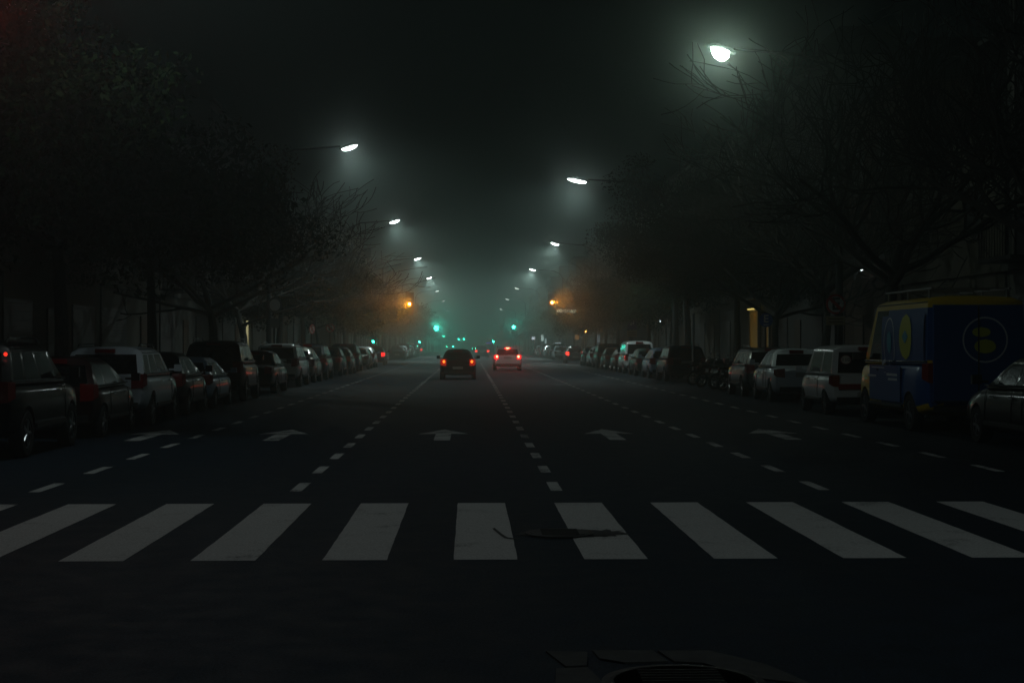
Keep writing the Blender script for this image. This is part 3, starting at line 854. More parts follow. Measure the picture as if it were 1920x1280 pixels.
    for sx in (-1,1):
        g = MB()
        for (ai, bi_) in [(win[0][0]*.0 + .22, 0)] + [((win[1][0]+win[2][0])/2, 0), (.93, 0)]:
            yy = rb+.03 + (wb-rb-.06)*ai
            if min(abs(yy-wy[0]), abs(yy-wy[1])) < wr+.1: continue
            zd = deck(yy); zm = zb + (zd-zb)*.5
            g.tube([(sx*(W*.99+.002),yy,zb+.2),(sx*(W+.001),yy,zm),(sx*(W*.985+.001),yy,zd-.16),(sx*(W*.955),yy,zd-.06)], .006, 4)
        if g.v: g.build('door_gap', M_TRIM, r)
    if S.get('rails'):
        for sx in (-1,1):
            g = MB(); x = sx*g1*.88; g.tube([(x,rt+.15,H-.02),(x,rt+.3,H+.04),(x,wt-.3,H+.04),(x,wt-.1,H-.03)], .018, 6); g.build('roof_rail', M_CHROME, r, True)
    if S.get('brake3', True):
        g = MB(); g.box(-.20,.20,rt-.14,rt-.05,H-.135,H-.05); g.build('brake_light', M_TAIL, r)
    return r
# proportion sets
HATCH = dict(L=3.95,W=1.68,H=1.46,rb=.12,rt=.62,wt=2.05,wb=2.95,zr=.92,zc=.93,zn=.74,wr=.29,wy=(.62,3.12),
             win=[(.10,.07),(.34,.36),(.375,.40),(.80,.93)],tail=(.66,.98),plz=.50,handles=(1.35,2.2),tw=.66)
SEDAN = dict(L=4.45,W=1.72,H=1.43,rb=.85,rt=1.35,wt=2.45,wb=3.25,zr=.97,zc=.93,zn=.72,wr=.30,wy=(.88,3.52),
             win=[(.14,.10),(.40,.45),(.43,.49),(.84,.93)],tail=(.66,.90),plz=.68,handles=(1.75,2.6))
SUV = dict(L=4.30,W=1.80,H=1.66,rb=.10,rt=.45,wt=2.45,wb=3.15,zr=1.08,zc=1.06,zn=.92,wr=.34,wy=(.78,3.40),zb=.28,
           win=[(.05,.03),(.24,.25),(.28,.29),(.53,.58),(.56,.61),(.88,.94)],tail=(.78,1.10),plz=.85,handles=(1.5,2.4),rails=True,tw=.77)
MINI = dict(L=4.05,W=1.74,H=1.80,rb=.06,rt=.20,wt=2.55,wb=3.22,zr=1.06,zc=1.04,zn=.88,wr=.30,wy=(.66,3.30),zb=.24,
           win=[(.05,.03),(.40,.41),(.45,.46),(.88,.95)],tail=(.72,1.02),plz=.48,handles=(1.5,2.5),tw=.82,tlw=.13)
VAN = dict(L=5.0,W=2.02,H=2.55,rb=.05,rt=.10,wt=3.55,wb=4.42,zr=1.30,zc=1.27,zn=1.05,wr=.35,wy=(.95,4.15),zb=.30,
           win=[(.60,.60),(.70,.72),(.705,.725),(.93,.96)],tail=(.92,1.30),plz=.62,handles=(2.9,),tw=.86,tlw=.12,norear=True,blind=(1,),brake3=False,mirm=M_TRIM)
PROTO = {k: car('parked_car', S, 'car') for k, S in (('hatch',HATCH),('sedan',SEDAN),('suv',SUV),('mini',MINI))}
cused = set()
def set_paint(root, pm, tail=None, brake=None, plate=None):
    names = CHILD.get(root.name) 
    for c in kids(root):
        if c.type != 'MESH': continue
        base = c.name.split('.')[0]
        def setm(mm):
            c.material_slots[0].link = 'OBJECT'; c.material_slots[0].material = mm
        if base == 'body': setm(pm)
        if base == 'tail_light' and tail: setm(tail)
        if base == 'brake_light' and brake: setm(brake)
        if base == 'mirror' : setm(pm)
def bulb(o, xs, y, z, rx, rz, m, nm='tail_bulb'):
    for x in xs:
        g = MB(); n = 16; vs = []
        for (q, dy) in ((1,0),(.8,-.015),(.35,-.025)):
            vs += [(x+rx*q*cos(2*pi*k/n), y+dy, z+rz*q*sin(2*pi*k/n)) for k in range(n)]
        g.quadset(vs, [(i*n+k, i*n+(k+1)%n, (i+1)*n+(k+1)%n, (i+1)*n+k) for i in range(2) for k in range(n)] + [tuple(range(2*n,3*n))])
        par = [c for c in kids(o) if c.name.startswith('tail_light' if nm == 'tail_bulb' else 'brake_light')]
        par = sorted(par, key=lambda c: abs((c.bound_box[0][0]+c.bound_box[6][0])/2 - x))[0]
        g.build(nm, m, par, True)
def put_car(kind, x_out, side, D, pm, label, cat='car', tail=None, brake=None, sc_=(1,1,1), ry=0, grp='cars parked along the kerbs', name='parked_car'):
    """x_out: x of the side facing the traffic; D: distance of the rear bumper"""
    S = {'hatch':HATCH,'sedan':SEDAN,'suv':SUV,'mini':MINI}[kind]
    o = PROTO[kind] if kind not in cused else copy_tree(PROTO[kind])
    if kind not in cused:
        cused.add(kind); CHILD[o.name] = [k.name for k in kids(o)]
    hw = S['W']/2*sc_[0]
    x = x_out + side*hw if side else x_out
    o.location = (x, D, gz(D)); o.scale = sc_; o.rotation_euler = (0,0,ry); o.name = name
    set_paint(o, pm, tail, brake)
    tag(o, label, cat, grp)
    return o
def tail_glow(o, xs, z, y, w, col=(1,.10,.04), cone=70):
    for x in xs: spot('tail_glow', [c for c in kids(o) if c.name.startswith('body')][0], (x, y, z), (0,-1,-.05), w, col, cone, 1.0, .05)

XL, XR = -6.40, 8.45
# left row, near to far: (kind, rear D, paint, label, scale)
left = [
 ('suv', 16.3, P_BLACK, 'dark car nearest on the left, only its front corner in the frame', (1,.97,1)),
 ('suv', 21.2, P_BLACK, 'black car on the far left with a small red lamp high on its corner', (.98,.93,1.02)),
 ('hatch', 26.0, P_MAROON, 'low black and dark red hatchback in front of the white estate on the left', (1,.86,.98)),
 ('suv', 29.9, P_SILVER, 'silver white estate with roof rails, brightest parked car on the left', (1,.86,.96)),
 ('hatch', 34.1, P_DARK, 'dark hatchback just ahead of the silver white estate on the left', (1,.86,1.0)),
 ('hatch', 37.8, P_BLUES, 'small pale blue hatchback with a curved nose on the left', (1,.92,.90)),
 ('suv', 42.4, P_BLACK, 'tall black off-roader ahead of the pale blue hatchback', (1,.9,1.05)),
 ('sedan', 49.0, P_DARK, 'dark grey saloon parked ahead of the tall black off-roader', (1,1,1)),
 ('suv', 56.6, P_WHITE, 'pale van-like car below the orange lit road signs', (1,1,1.0)),
 ('hatch', 62.5, P_BEIGE, 'light beige hatchback next after the pale van-like car', (1,1,1.04)),
 ('suv', 67.5, P_DARK, 'dark off-roader on the left before a gap in the row', (1,1,1)),
 ('sedan', 75.0, P_DARK, 'slate saloon on the left, its pale roofline catching the light', (1,1,1.05)),
 ('hatch', 81.0, P_DARK, 'grey hatchback on the left, next after the slate saloon', (1,1,1)),
 ('suv', 86.5, P_NAVY, 'navy off-roader on the left, fourth from the junction', (1,1,1)),
 ('sedan', 95.0, P_BEIGE, 'beige saloon on the left, third from the junction', (1,1,1)),
 ('hatch', 101.5, P_SILVER, 'silver hatchback on the left, second from the junction', (1,1,1)),
]
for (k, D, pm, lb, s3) in left: put_car(k, XL + rnd.uniform(-.05,.05), -1, D, pm, lb, sc_=s3)
put_car('hatch', XL, -1, 114, P_DARK, 'dark hatchback on the left with one lit red tail light, closest to the junction', tail=M_TAIL_DIM)
for i, D in enumerate((150, 156, 162, 168.5, 175, 182, 189)):
    put_car(['hatch','sedan','suv'][i%3], XL, -1, D, [P_DARK,P_SILVER,P_GREY][i%3], f'small distant parked car on the left beyond the amber signal, {ORD[i]} after the junction')
put_car('hatch', XL, -1, 205, P_DARK, 'distant car on the left with dim red tail lights, beyond the black car', tail=M_TAIL_DIM)
right = [
 ('sedan', 21.2, P_BLACK, 'black car at the right edge, in front of the yellow and blue van', (1,.98,1.02)),
 ('sedan', 41.3, P_SILVER, 'silver car with a pale boot next to the white van with round sticker', (1,.84,1.06)),
 ('suv', 45.7, P_GREY, 'grey car with a red and amber tail lamp, before the motorcycles', (.98,.86,.93)),
 ('suv', 64.0, P_DARK, 'dark off-roader on the right, first car past the motorcycles', (1,1,.95)),
 ('hatch', 70.2, P_BLUES, 'blue grey hatchback on the right, second car past the motorcycles', (1,1,1)),
 ('sedan', 75.2, P_GREEN, 'dark green saloon on the right, third car past the motorcycles', (1,1,1)),
 ('mini', 81.5, P_WHITE, 'white high-roofed car on the right, fourth past the motorcycles', (1,1,1.0)),
 ('hatch', 87.0, P_DARK, 'dark hatchback on the right, fifth past the motorcycles', (1,1,1)),
 ('sedan', 92.5, P_GREY, 'grey saloon on the right, sixth past the motorcycles', (1,1,1)),
 ('suv', 98.5, P_BLACK, 'black off-roader on the right, seventh past the motorcycles', (1,1,1)),
 ('hatch', 104.5, P_SILVER, 'silver hatchback on the right, eighth past the motorcycles', (1,1,1)),
 ('sedan', 110.0, P_DARK, 'dark saloon on the right, ninth past the motorcycles', (1,1,1)),
]
for (k, D, pm, lb, s3) in right: put_car(k, XR + rnd.uniform(-.05,.05), 1, D, pm, lb, sc_=s3)
put_car('hatch', px2x(1076,126)-.84*0, 0, 124, P_GREY, 'parked car on the right with two lit red tail lights near the amber signal', tail=M_TAIL_ON)
for i, D in enumerate((150, 156.5, 163, 169, 176, 183, 190, 198, 206)):
    put_car(['sedan','suv','hatch'][i%3], XR, 1, D, [P_SILVER,P_DARK,P_GREY][i%3], f'small distant parked car on the right beyond the amber signal, {ORD[i]} after the junction')

# moving cars
o = put_car('hatch', px2x(858.5,68.5), 0, 68.5, P_BLACK, 'black hatchback driving away in the middle lane with lit tail lights', tail=M_TAIL_R1, grp='cars driving away', name='moving_car', sc_=(1,1,.96))
bulb(o, (-.64,.64), -.014, .86, .055, .07, M_BULB); tail_glow(o, (-.64,.64), .86, -.09, 1.5, (1,.05,.01), 90)
o = put_car('suv', px2x(952,90.5), 0, 90.5, P_WHITE, 'white car braking in the lane right of the black hatchback, three red lights', tail=M_TAIL_R2, brake=M_TAIL_R2, grp='cars driving away', name='moving_car', sc_=(.96,1,.88))
bulb(o, (-.68,.68), -.014, .98, .06, .085, M_BRAKE); bulb(o, (0,), .295, 1.565, .13, .035, M_BRAKE, 'brake_bulb')
tail_glow(o, (-.68,.68), .98, -.12, 3, (1,.04,.03), 120); tail_glow(o, (0,), 1.47, .10, 7, (1,.03,.03), 150); tail_glow(o, (-.68,.68), .98, -.15, 40, (1,.04,.04), 9); tail_glow(o, (0,), 1.50, .08, 60, (1,.03,.04), 9)
put_car('sedan', px2x(904,172), 0, 172, P_DARK, 'distant car between the two driving cars, red tail lights lit', tail=M_TAIL_ON, grp='cars driving away', name='moving_car')
o = put_car('suv', px2x(917,245), 0, 245, P_DARK, 'far car with a small blue light bar, left of the white car', grp='cars driving away', name='moving_car')
g = MB(); g.box(-.5,.5,.9,1.15,1.70,1.80); g.build('light_bar', glow_mat('blue_beacon', (.12,.10,1.0), .9), o)

# rear detail on the black car at the far left: red lamp high on the corner
o = [c for c in C.objects if c.get('label','').startswith('black car on the far left')][0]
g = MB(); g.lathe([(.030,0),(.026,-.015),(.006,-.02)], axis='y', c=(.69,.31,1.47), seg=12); g.build('marker_lamp', glow_mat('red_marker', (1,.04,.02), 1.3), o, True)

# white van with round sticker
vm = PROTO['mini']
wv = car('parked_van', MINI, 'van'); wv.name = 'parked_van'
set_paint(wv, P_WHITE); wv.location = (8.29 + MINI['W']/2*1.04, 34.2, 0); wv.scale = (1.04,.86,.90)
g = MB(); g.box(-.66,.66,-.030,.0,.66,.80); g.build('tailgate_stripe', mat('red_stripe',(.28,.01,.012),.4), wv)
st = MB(); st.lathe([(.125,0),(.125,-.006)], axis='y', c=(-.49,.035,1.42), seg=28); stk = st.build('speed_sticker', mat('sticker_white',(.75,.70,.62),.5), wv)
def text(name, s, size, m, parent, loc, rot=(R(90),0,0), ext=.002, align='CENTER', bold=.022):
    cu = bpy.data.curves.new(name, 'FONT'); cu.body = s; cu.size = size; cu.extrude = ext; cu.offset = size*bold; cu.align_x = align; cu.align_y = 'CENTER'
    cu.materials.append(m); t = bpy.data.objects.new('tmp', cu); C.objects.link(t)
    bpy.context.view_layer.update(); me = eval_mesh(t); bpy.data.objects.remove(t)
    if not me.materials: me.materials.append(m)
    o = link(name, me, parent); o.location = loc; o.rotation_euler = rot
    return o
M_INK = mat('black_ink', (.01,.01,.01), .6)
text('number', '110', .13, M_INK, stk, (-.49,.026,1.42), bold=0.0)
g = MB()
for i in range(28):
    a0, a1 = 2*pi*i/28, 2*pi*(i+1)/28
    g.quadset([(-.49+.125*cos(a0),.0275,1.42+.125*sin(a0)),(-.49+.125*cos(a1),.0275,1.42+.125*sin(a1)),(-.49+.105*cos(a1),.0275,1.42+.105*sin(a1)),(-.49+.105*cos(a0),.0275,1.42+.105*sin(a0))], [(0,1,2,3)])
g.build('sticker_rim', mat('red_rim',(.20,.02,.02),.5), stk)
tag(wv, 'small white van with a round 110 sticker and a red stripe on its tailgate', 'van')

# yellow and blue delivery van
bv = car('delivery_van', VAN, 'van', P_YEL)
for c in kids(bv):
    if c.name.startswith('mirror'): c.material_slots[0].link='OBJECT'; c.material_slots[0].material=M_TRIM
bv.location = (8.30 + 1.01, 27.1, 0)
W = 1.01
def vx(z, s=-1, off=.012):                       # side surface of the van at height z
    if z < 1.28: return s*(W*(1 if z < 1.1 else .975) + off)
    t = (z-1.27)/(2.49-1.27); return s*(W*.90 + (W*.86-W*.90)*t + .035*sin(pi*min(1,t)) + off)
def side_panel(y0, y1, z0, z1, name, m, top_cut=0):
    g = MB(); nz, ny = 10, 8; vs = []
    for i in range(nz+1):
        z = z0 + (z1-z0)*i/nz
        for j in range(ny+1):
            vs.append((vx(z), y0+(y1-y0)*j/ny - (top_cut*(i/nz)*(j/ny)), z))
    g.quadset(vs, [(i*(ny+1)+j, i*(ny+1)+j+1, (i+1)*(ny+1)+j+1, (i+1)*(ny+1)+j) for i in range(nz) for j in range(ny)])
    return g.build(name, m, bv, True)
# livery: side and rear blue panels
vb = [c for c in kids(bv) if c.name.startswith('body')][0].data
vb.materials.append(P_BLUE)
for p_ in vb.polygons:
    c_ = p_.center
    if c_.y < 3.05 and c_.z < 2.33 and not (c_.y < .12 and abs(c_.x) > .84 and c_.z > 1.3) and c_.z > .52: p_.material_index = 1
side_panel(.22, 3.02, 1.31, 2.20, 'side_livery', P_BLUE, .0)
g = MB(); g.box(-W-.018,-W-.004,1.42,3.60,.52,1.22); g.build('door_livery', P_BLUE, bv)
g = MB(); g.box(-W*.82,W*.82,-.045,.02,.60,2.36); rd_ = g.build('rear_livery', P_BLUE, bv)
g = MB(); g.box(-.012,.012,-.052,-.045,.62,2.34); g.build('door_gap', M_TRIM, bv)
M_LIV = mat('livery_white', (.60,.66,.70), .5); M_LIVY = mat('livery_lime', (.55,.58,.05), .5); M_CYAN = mat('livery_cyan', (.05,.34,.45), .5)
def ring(parent, c, rx, rz, wd, m, plane, n=36, nm='ring'):
    g = MB()
    for i in range(n):
        a0, a1 = 2*pi*i/n, 2*pi*(i+1)/n; q = []
        for (a, k) in ((a0,1),(a1,1),(a1,0),(a0,0)):
            u, w_ = (rx - (0 if k else wd))*cos(a), (rz - (0 if k else wd))*sin(a)
            q.append((c[0]+u, c[1], c[2]+w_) if plane == 'y' else (vx(c[2]+w_, off=.022 if c[2]+w_>1.28 else .024), c[1]+u, c[2]+w_))
        g.quadset(q, [(0,1,2,3)])
    return g.build(nm, m, parent)
def disc(parent, c, rx, rz, m, plane, n=28, nm='emblem', pw=1.0):
    g = MB(); nz = 12; vs = []
    for i in range(nz+1):
        t = -1 + 2*i/nz; hw = rx*(max(0,1-abs(t)**2)**.5)**pw; z = c[2]+rz*t
        for s_ in (-1,1): vs.append((c[0]+s_*hw, c[1], z) if plane == 'y' else (vx(z, off=.022 if z>1.28 else .024), c[1]+s_*hw, z))
    g.quadset(vs, [(2*i,2*i+1,2*i+3,2*i+2) for i in range(nz)])
    return g.build(nm, m, parent)
ring(bv, (.12,-.049,1.72), .42, .42, .03, M_LIV, 'y', nm='emblem_ring')
disc(bv, (.12,-.0495,1.60), .20, .13, M_LIVY, 'y'); disc(bv, (.05,-.0495,1.86), .17, .09, M_LIVY, 'y')
ring(bv, (0,2.45,1.62), .38, .55, .035, M_LIV, 'x', nm='emblem_ring')
disc(bv, (0,2.45,1.68), .15, .22, M_CYAN, 'x')
disc(bv, (0,1.35,1.78), .40, .44, M_LIVY, 'x', nm='leaf_emblem')
g = MB(); vs = []
for i in range(9):
    z = 1.66+.24*i/8; hw = .20*(1-abs(i-4)/4.6)
    for s_ in (-1,1): vs.append((vx(z, off=.028), 1.35+s_*hw, z))
g.quadset(vs, [(2*i,2*i+1,2*i+3,2*i+2) for i in range(8)]); g.build('emblem_core', M_CYAN, bv)
g = MB()
for i, z in enumerate((1.02,.93)): g.box(-W-.028,-W-.0185,1.6,2.3-.1*i,z,z+.045)
g.box(-W-.028,-W-.0185,3.1,3.7,.98,1.02); g.box(-W-.028,-W-.0185,2.5,3.4,1.16,1.18)
g.build('livery_lines', M_LIV, bv)
g = MB()
for s_ in (-1,1):
    for k in range(3):
        x = s_*(W*.72); y = .5+k*1.35
        g.box(x-.02,x+.02,y-.02,y+.02,2.5,2.66)
    g.box(s_*W*.72-.018, s_*W*.72+.018, .35, 3.4, 2.661, 2.695)
for k in range(4): y = .5+k*.9; g.box(-W*.70, W*.70, y-.018, y+.018, 2.667, 2.69)
g.build('roof_rack', mat('rack_metal',(.25,.26,.26),.4,.6), bv)
tag(bv, 'tall yellow and blue delivery van with round emblems and a roof rack', 'van')

# ------------------------------------------------------------------ motorcycles
def motorcycle(pm):
    r = empty('motorcycle')
    for (y, nm) in ((0.28,'wheel'),(1.60,'wheel')):
        g = MB(); pts = [(0, y+cos(2*pi*i/20)*.25, .30+sin(2*pi*i/20)*.25) for i in range(21)]
        g.tube(pts, .055, 7, cap=False); w = g.build('wheel', M_TYRE, r, True)
        g = MB(); pts = [(0, y+cos(2*pi*i/20)*.19, .30+sin(2*pi*i/20)*.19) for i in range(21)]; g.tube(pts, .014, 5, cap=False)
        for k in range(8):
            a = 2*pi*k/8; g.tube([(0,y,.30),(0,y+cos(a)*.19,.30+sin(a)*.19)], .008, 4)
        g.build('rim', M_RIM, w)
    g = MB(); g.tube([(0,.35,.34),(0,.75,.45),(0,1.15,.42),(0,1.30,.85),(0,.55,.75),(0,.15,.78)], .028, 6); g.box(-.13,.13,.72,1.10,.26,.52); g.build('frame', M_TRIM, r, True)
    g = MB()
    for s in (-1,1): g.tube([(s*.08,1.60,.30),(s*.08,1.42,.70),(s*.06,1.33,1.0)], .022, 6)
    g.build('fork', M_CHROME, r, True)
    g = MB(); g.tube([(-.34,1.10,1.08),(-.2,1.22,1.04),(0,1.30,1.02),(.2,1.22,1.04),(.34,1.10,1.08)], .014, 6); hb = g.build('handlebar', M_CHROME, r, True)
    for s in (-1,1):
        g = MB(); g.tube([(s*.24,1.2,1.05),(s*.27,1.2,1.2)], .006, 4); g.lathe([(.05,-.01),(.055,0),(.04,.01)], axis='y', c=(s*.28,1.2,1.24), seg=12); g.build('mirror', M_CHROME, hb, True)
    g = MB(); g.tube([(0,.80,.80),(0,.92,.88),(0,1.12,.92),(0,1.28,.86)], [.08,.15,.16,.08], 10); g.build('fuel_tank', pm, r, True)
    g = MB(); g.tube([(0,.15,.86),(0,.40,.84),(0,.84,.82)], [.09,.12,.09], 8); g.build('seat', M_TRIM, r, True)
    g = MB(); g.lathe([(.04,-.08),(.09,0),(.085,.03)], axis='y', c=(0,1.45,.92), seg=16); g.build('headlight', M_HEADL, r, True)
    g = MB(); g.tube([(0,-.02,.62),(0,.05,.80),(0,.2,.82)], [.03,.05,.05], 6); g.build('rear_fender', pm, r, True)
    g = MB(); g.box(-.05,.05,.0,.04,.74,.80); g.build('tail_light', M_TAIL, r)
    g = MB(); g.tube([(.14,.9,.32),(.16,.5,.34),(.16,.1,.42)], [.025,.04,.04], 8); g.build('exhaust', M_CHROME, r, True)
    return r
mp = motorcycle(P_BLACK)
mlab = ['black motorcycle beside the grey car, nearest of the parked row','motorcycle in the middle of the parked row, second from the grey car',
        'motorcycle third from the grey car in the parked row','motorcycle farthest from the grey car, next to the dark off-roader']
for i, (D, x, rz) in enumerate(((51.2,9.0,R(-62)),(53.6,9.1,R(-68)),(56.0,9.0,R(-58)),(58.6,9.05,R(-66)))):
    o = mp if i == 0 else copy_tree(mp)
    o.location = (x-.5, D, 0); o.rotation_euler = (0, R(8), rz); tag(o, mlab[i], 'motorcycle', 'motorcycles parked in a row')

# ------------------------------------------------------------------ signs
M_SW = mat('sign_white', (.82,.80,.77), .5); M_SR = mat('sign_red', (.60,.03,.03), .5); M_SB = mat('sign_blue', (.03,.10,.50), .5)
M_SG = mat('sign_back', (.2,.2,.2), .5, .5); M_SP = mat('sign_purple', (.16,.06,.20), .5); M_SY = mat('sign_ochre', (.50,.42,.26), .5)
def ysign(name, x, D, z, r, style, rz, plate, label):
    o = empty(name, (x, D, .13), rz); zz = z - .13
    g = MB(); g.tube([(0,.03,0),(0,.03,zz+r)], .03, 8); g.build('pole', M_POLE, o, True)
    if style == 'e_no':
        g = MB(); g.lathe([(r,0),(r,-.012)], axis='y', c=(0,-.005,zz), seg=32); f = g.build('disc', M_SR, o)
        g = MB(); g.lathe([(r*.80,0),(r*.80,-.003)], axis='y', c=(0,-.0175,zz), seg=32); g.build('face', M_SW, f)
        text('lettering', 'E', r*1.75, M_INK, f, (0,-.023,zz))
        g = MB(); a = R(-45); dx, dz = cos(a)*r*.86, sin(a)*r*.86; nx, nz = .05*r/.3, .05*r/.3
        g.quadset([(-dx-nx*.7,-.0262,-dz-nz*.7+zz),(dx-nx*.7,-.0262,dz-nz*.7+zz),(dx+nx*.7,-.0262,dz+nz*.7+zz),(-dx+nx*.7,-.0262,-dz+nz*.7+zz)], [(0,1,2,3)])
        g.build('slash', M_SR, f)
    elif style == 'e_blue':
        g = MB(); g.lathe([(r,0),(r,-.012)], axis='y', c=(0,-.005,zz), seg=32); f = g.build('disc', M_SB, o)
        text('lettering', 'E', r*1.5, M_SW, f, (0,-.020,zz+.04))
        g = MB(); g.box(-r*.38,r*.38,-.022,-.0175,zz-r*.72,zz-r*.60); g.build('arrow_bar', M_SW, f)
    elif style == 'purple':
        g = MB(); g.box(-r*.8,r*.8,-.02,0,zz-r,zz+r); f = g.build('panel', M_SP, o)
        g = MB(); g.box(-r*.35,-.02,-.026,-.0205,zz-r*.3,zz+r*.3); g.box(.03,r*.35,-.026,-.0205,zz-r*.1,zz+r*.5); g.build('pictogram', M_SW, f)
    elif style == 'back':
        g = MB(); g.lathe([(r,0),(r,-.012)], axis='y', c=(0,-.005,zz), seg=28); f = g.build('disc', M_SG, o)
        ring2 = MB(); ring2.lathe([(r*.75,0),(r*.75,-.003)], axis='y', c=(0,-.0175,zz), seg=28); ring2.build('face', M_SW, f)
    if plate:
        w, h, dz, m = plate
        g = MB(); g.box(-w/2,w/2,-.012,0,zz-dz-h,zz-dz); p = g.build('plate', m, o)
        if w > .5:
            g = MB()
            for k in range(2): g.box(-w*.38, w*.38, -.016, -.0125, zz-dz-h*(.40+.32*k), zz-dz-h*(.28+.32*k))
            g.build('text_lines', mat('plate_ink',(.16,.10,.05),.6), p)
    tag(o, label, 'road sign', None)
    return o
ysign('road_sign', px2x(1567,43.0), 43.0, py2z(570,43.0), .29, 'e_no', 0, (.55,.26,.34,M_SY), 'large round crossed-out E sign with an ochre plate below, on the right')
ysign('road_sign', px2x(1436,53.5), 53.5, py2z(600,53.5), .25, 'e_blue', 0, None, 'blue round E parking sign in front of the yellow lit doorway')
ysign('road_sign', px2x(1185,98), 98, py2z(607,98), .36, 'purple', 0, (.66,.42,.44,M_SY), 'small purple sign above a pale plate, right of the small amber light')
ysign('road_sign', px2x(619,92), 92, py2z(615,92), .27, 'e_no', R(8), None, 'round crossed-out E sign lit orange on the left, right one of the two')
ysign('road_sign', px2x(585,84), 84, py2z(617,84), .27, 'e_no', R(62), None, 'narrow orange lit sign seen edge-on on the left, beside the round one')
ysign('road_sign', px2x(515,62), 62, py2z(572,62), .33, 'back', R(35), (.42,.40,.55,M_SG), 'dim grey round sign high on the left above the row of dark cars')

# street name plate hanging from the right signal mast
o = empty('street_name_sign', (px2x(1062,136.6), 136.6, py2z(583,136.6)))
g = MB(); g.box(-.85,.85,0,.06,-.18,.18); g.box(-.6,-.57,.02,.04,.18,.95); g.box(.57,.6,.02,.04,.18,.95); g.build('panel', M_TLBLK, o)
text('lettering', 'DOCUMBLE', .33, glow_mat('sign_letters', (.75,.85,.60), 1.3), o, (0,-.008,-.01), ext=.004, bold=0.0)
o.rotation_euler = (0, R(3), 0)
tag(o, 'small lit street name sign under the right amber signal', 'street sign')

# ------------------------------------------------------------------ lit doorways, wall lamps, shop signs
def glow_thing(name, label, cat, loc, w, h, col, st, side, frame=True, mname=None):
    """lit panel on a facade; side -1 left facade (faces +x), 1 right facade (faces -x); w along y"""
    s = -side
    o = empty(name, loc)
    g = MB()
    x0, x1 = sorted((s*.03, s*.14))
    g.box(x0,x1,-.08,0,0,h); g.box(x0,x1,w,w+.08,0,h); g.box(x0,x1,-.08,w+.08,h,h+.1); g.build('frame', M_FRAME, o)
    g = MB(); x0, x1 = sorted((s*.03, s*.08)); g.box(x0,x1,.002,w-.002,0.01,h-.002); g.build('lit_pane', glow_mat(mname or name, col, st), o)
    tag(o, label, cat)
    return o
glow_thing('lit_doorway', 'narrow pale yellow lit doorway far left behind the black off-roader', 'doorway', (FL+.13, 85.6, .12), 1.25, 2.85, (.75,.68,.34), .55, -1)
glow_thing('lit_doorway', 'ochre lit doorway with a bright strip on top, left of the blue sign', 'doorway', (FR-.13, 76.0, .12), 2.3, 3.2, (.80,.42,.04), .045, 1, mname='ochre_light')
glow_thing('lit_doorway', 'dim ochre lit doorway just below and right of the blue sign', 'doorway', (FR-.13, 73.2, .12), 1.1, 2.4, (.80,.42,.04), .035, 1, mname='ochre_light2')
o = empty('strip_light', (FR-.3, 76.0, 3.45)); g = MB(); g.box(-.06,.06,0,2.3,-.04,.03); g.build('tube', glow_mat('strip', (1.0,.75,.20), 1.0), o)
g = MB(); g.box(-.09,.12,-.05,2.35,.031,.10); g.build('housing', M_FRAME, o); spot('strip_glow', o, (0,1.1,-.1), (-.3,-.2,-1), 6, (1,.62,.15), 160, .6, .1)
tag(o, 'bright yellow strip light over the ochre doorway', 'lamp')
def wall_lamp(px, py, D, side, st, label, col=(.8,.95,1.0)):
    X = FL if side < 0 else FR
    o = empty('wall_lamp', (X - side*.25*0 - side*.0, D, py2z(py, D)))
    s = -side
    g = MB(); g.tube([(s*.02,0,.15),(s*.35,0,.12)], .02, 6); g.build('bracket', M_TRIM, o, True)
    g = MB(); g.lathe([(.01,-.09),(.07,-.05),(.09,0),(.05,.08)], c=(s*.38,0,.02), seg=12); g.build('globe', glow_mat('globe%d' % px, col, st), o, True)
    tag(o, label, 'wall lamp')
wall_lamp(1646, 503, 55.3, 1, 4, 'tiny white wall lamp high above the white van')
wall_lamp(1243, 603, 114, 1, 7, 'white wall lamp in the dark between the trees, right of the purple sign')
def shop(px, py, D, side, w, h, col, st, label):
    X = FL if side < 0 else FR
    o = empty('shop_sign', (px2x(px, D), D, py2z(py, D)))
    g = MB(); g.box(-w/2-.05,w/2+.05,0,.15,-h/2-.05,h/2+.05)
    xa, xb = sorted((w/2*side, (X - px2x(px,D)))) ; g.box(xa, xb, .04, .09, -.04, .04)
    g.build('case', M_FRAME, o)
    g = MB(); g.box(-w/2,w/2,-.02,-.002,-h/2,h/2); g.build('lit_face', glow_mat('shop%d' % px, col, st*1.5), o)
    tag(o, label, 'shop sign', 'lit shop signs far down the street')
shop(1000, 634, 262, 1, .55, .45, (.8,.85,1.0), 1.2, 'small round-looking white shop light right of the white car')
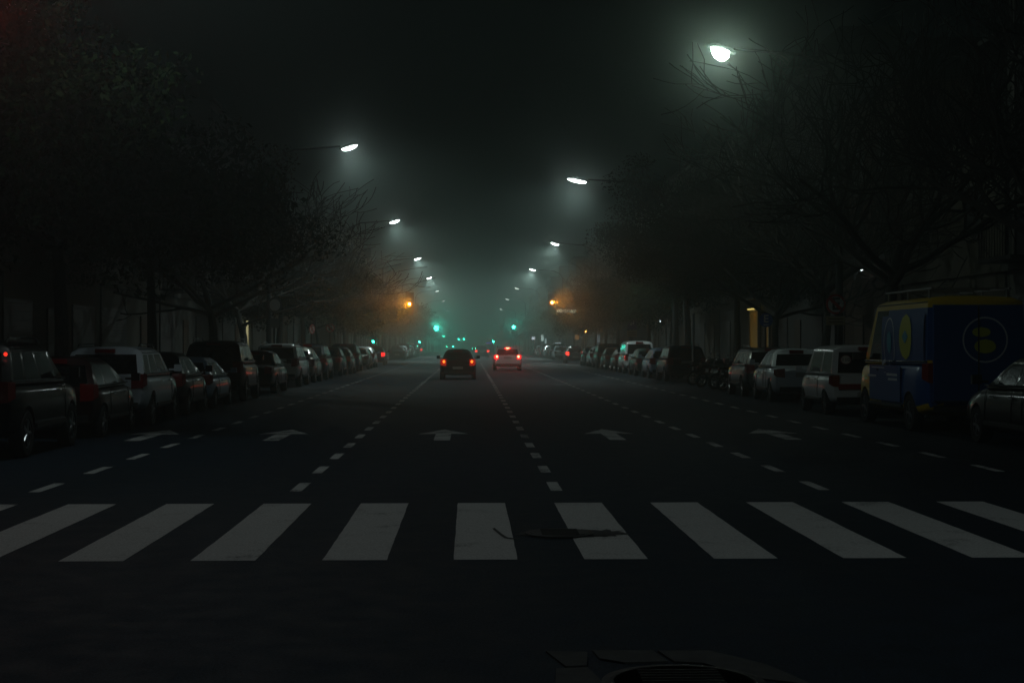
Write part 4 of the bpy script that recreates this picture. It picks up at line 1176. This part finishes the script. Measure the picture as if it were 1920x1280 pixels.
shop(1017, 633, 200, 1, .35, .85, (.65,.85,.80), .55, 'tall pale green glowing panel for a shopfront reflection, second right of the white car')  # shopfront reflection put in as a glowing panel
shop(1023, 641, 190, 1, .22, .9, (.55,.75,.75), .40, 'thin dim green glowing panel for a shopfront reflection, third right of the white car')  # another piece of the reflection, also a glowing panel
shop(1046, 645, 180, 1, .75, .36, (.5,.62,.70), .45, 'wide blue grey shop light above the parked cars, left of the lit tail lights')
shop(1122, 635, 150, 1, .3, .8, (.4,.5,.55), .14, 'dim grey upright light below the small amber signal')
shop(1082, 632, 160, 1, .45, .5, (.6,.28,.08), .18, 'dim brown light below the street name sign')
shop(743, 646, 262, -1, .35, .9, (.55,.55,.95), .7, 'upright lilac shop light far left of the black car')
shop(777, 650, 250, -1, .35, .35, (.2,.6,.5), .25, 'dim teal shop light under the small green signal on the left')
# reflective guard post on the right
o = empty('guard_post', (px2x(1299,60), 60, .13)); g = MB(); g.tube([(0,0,0),(0,0,2.7)], .035, 8); g.build('post', mat('post_white',(.6,.62,.62),.4), o, True)
tag(o, 'thin pale upright post on the right pavement behind the motorcycles', 'post')

# ------------------------------------------------------------------ fog
g = MB(); g.box(-155, 155, -75, 1160, -12, 32)
hz = g.build('haze', bpy.data.materials.new('fog')); m = hz.data.materials[0]; m.use_nodes = True
nt = m.node_tree
for n_ in list(nt.nodes):
    if n_.type != 'OUTPUT_MATERIAL': nt.nodes.remove(n_)
outn = [n_ for n_ in nt.nodes if n_.type == 'OUTPUT_MATERIAL'][0]
add = nt.nodes.new('ShaderNodeAddShader')      # fog droplets: a broad lobe plus a narrow forward lobe
for k_, (dens, g_) in enumerate(((FOG, FOG_G), (FOG2, FOG2_G))):
    pv = nt.nodes.new('ShaderNodeVolumePrincipled')
    pv.inputs['Color'].default_value = (0.80, 0.97, 0.93, 1)
    pv.inputs['Density'].default_value = dens
    pv.inputs['Anisotropy'].default_value = g_
    nt.links.new(pv.outputs['Volume'], add.inputs[k_])
nt.links.new(add.outputs[0], outn.inputs['Volume'])
tag(hz, 'thin night fog filling the whole avenue', 'fog', kind='stuff')
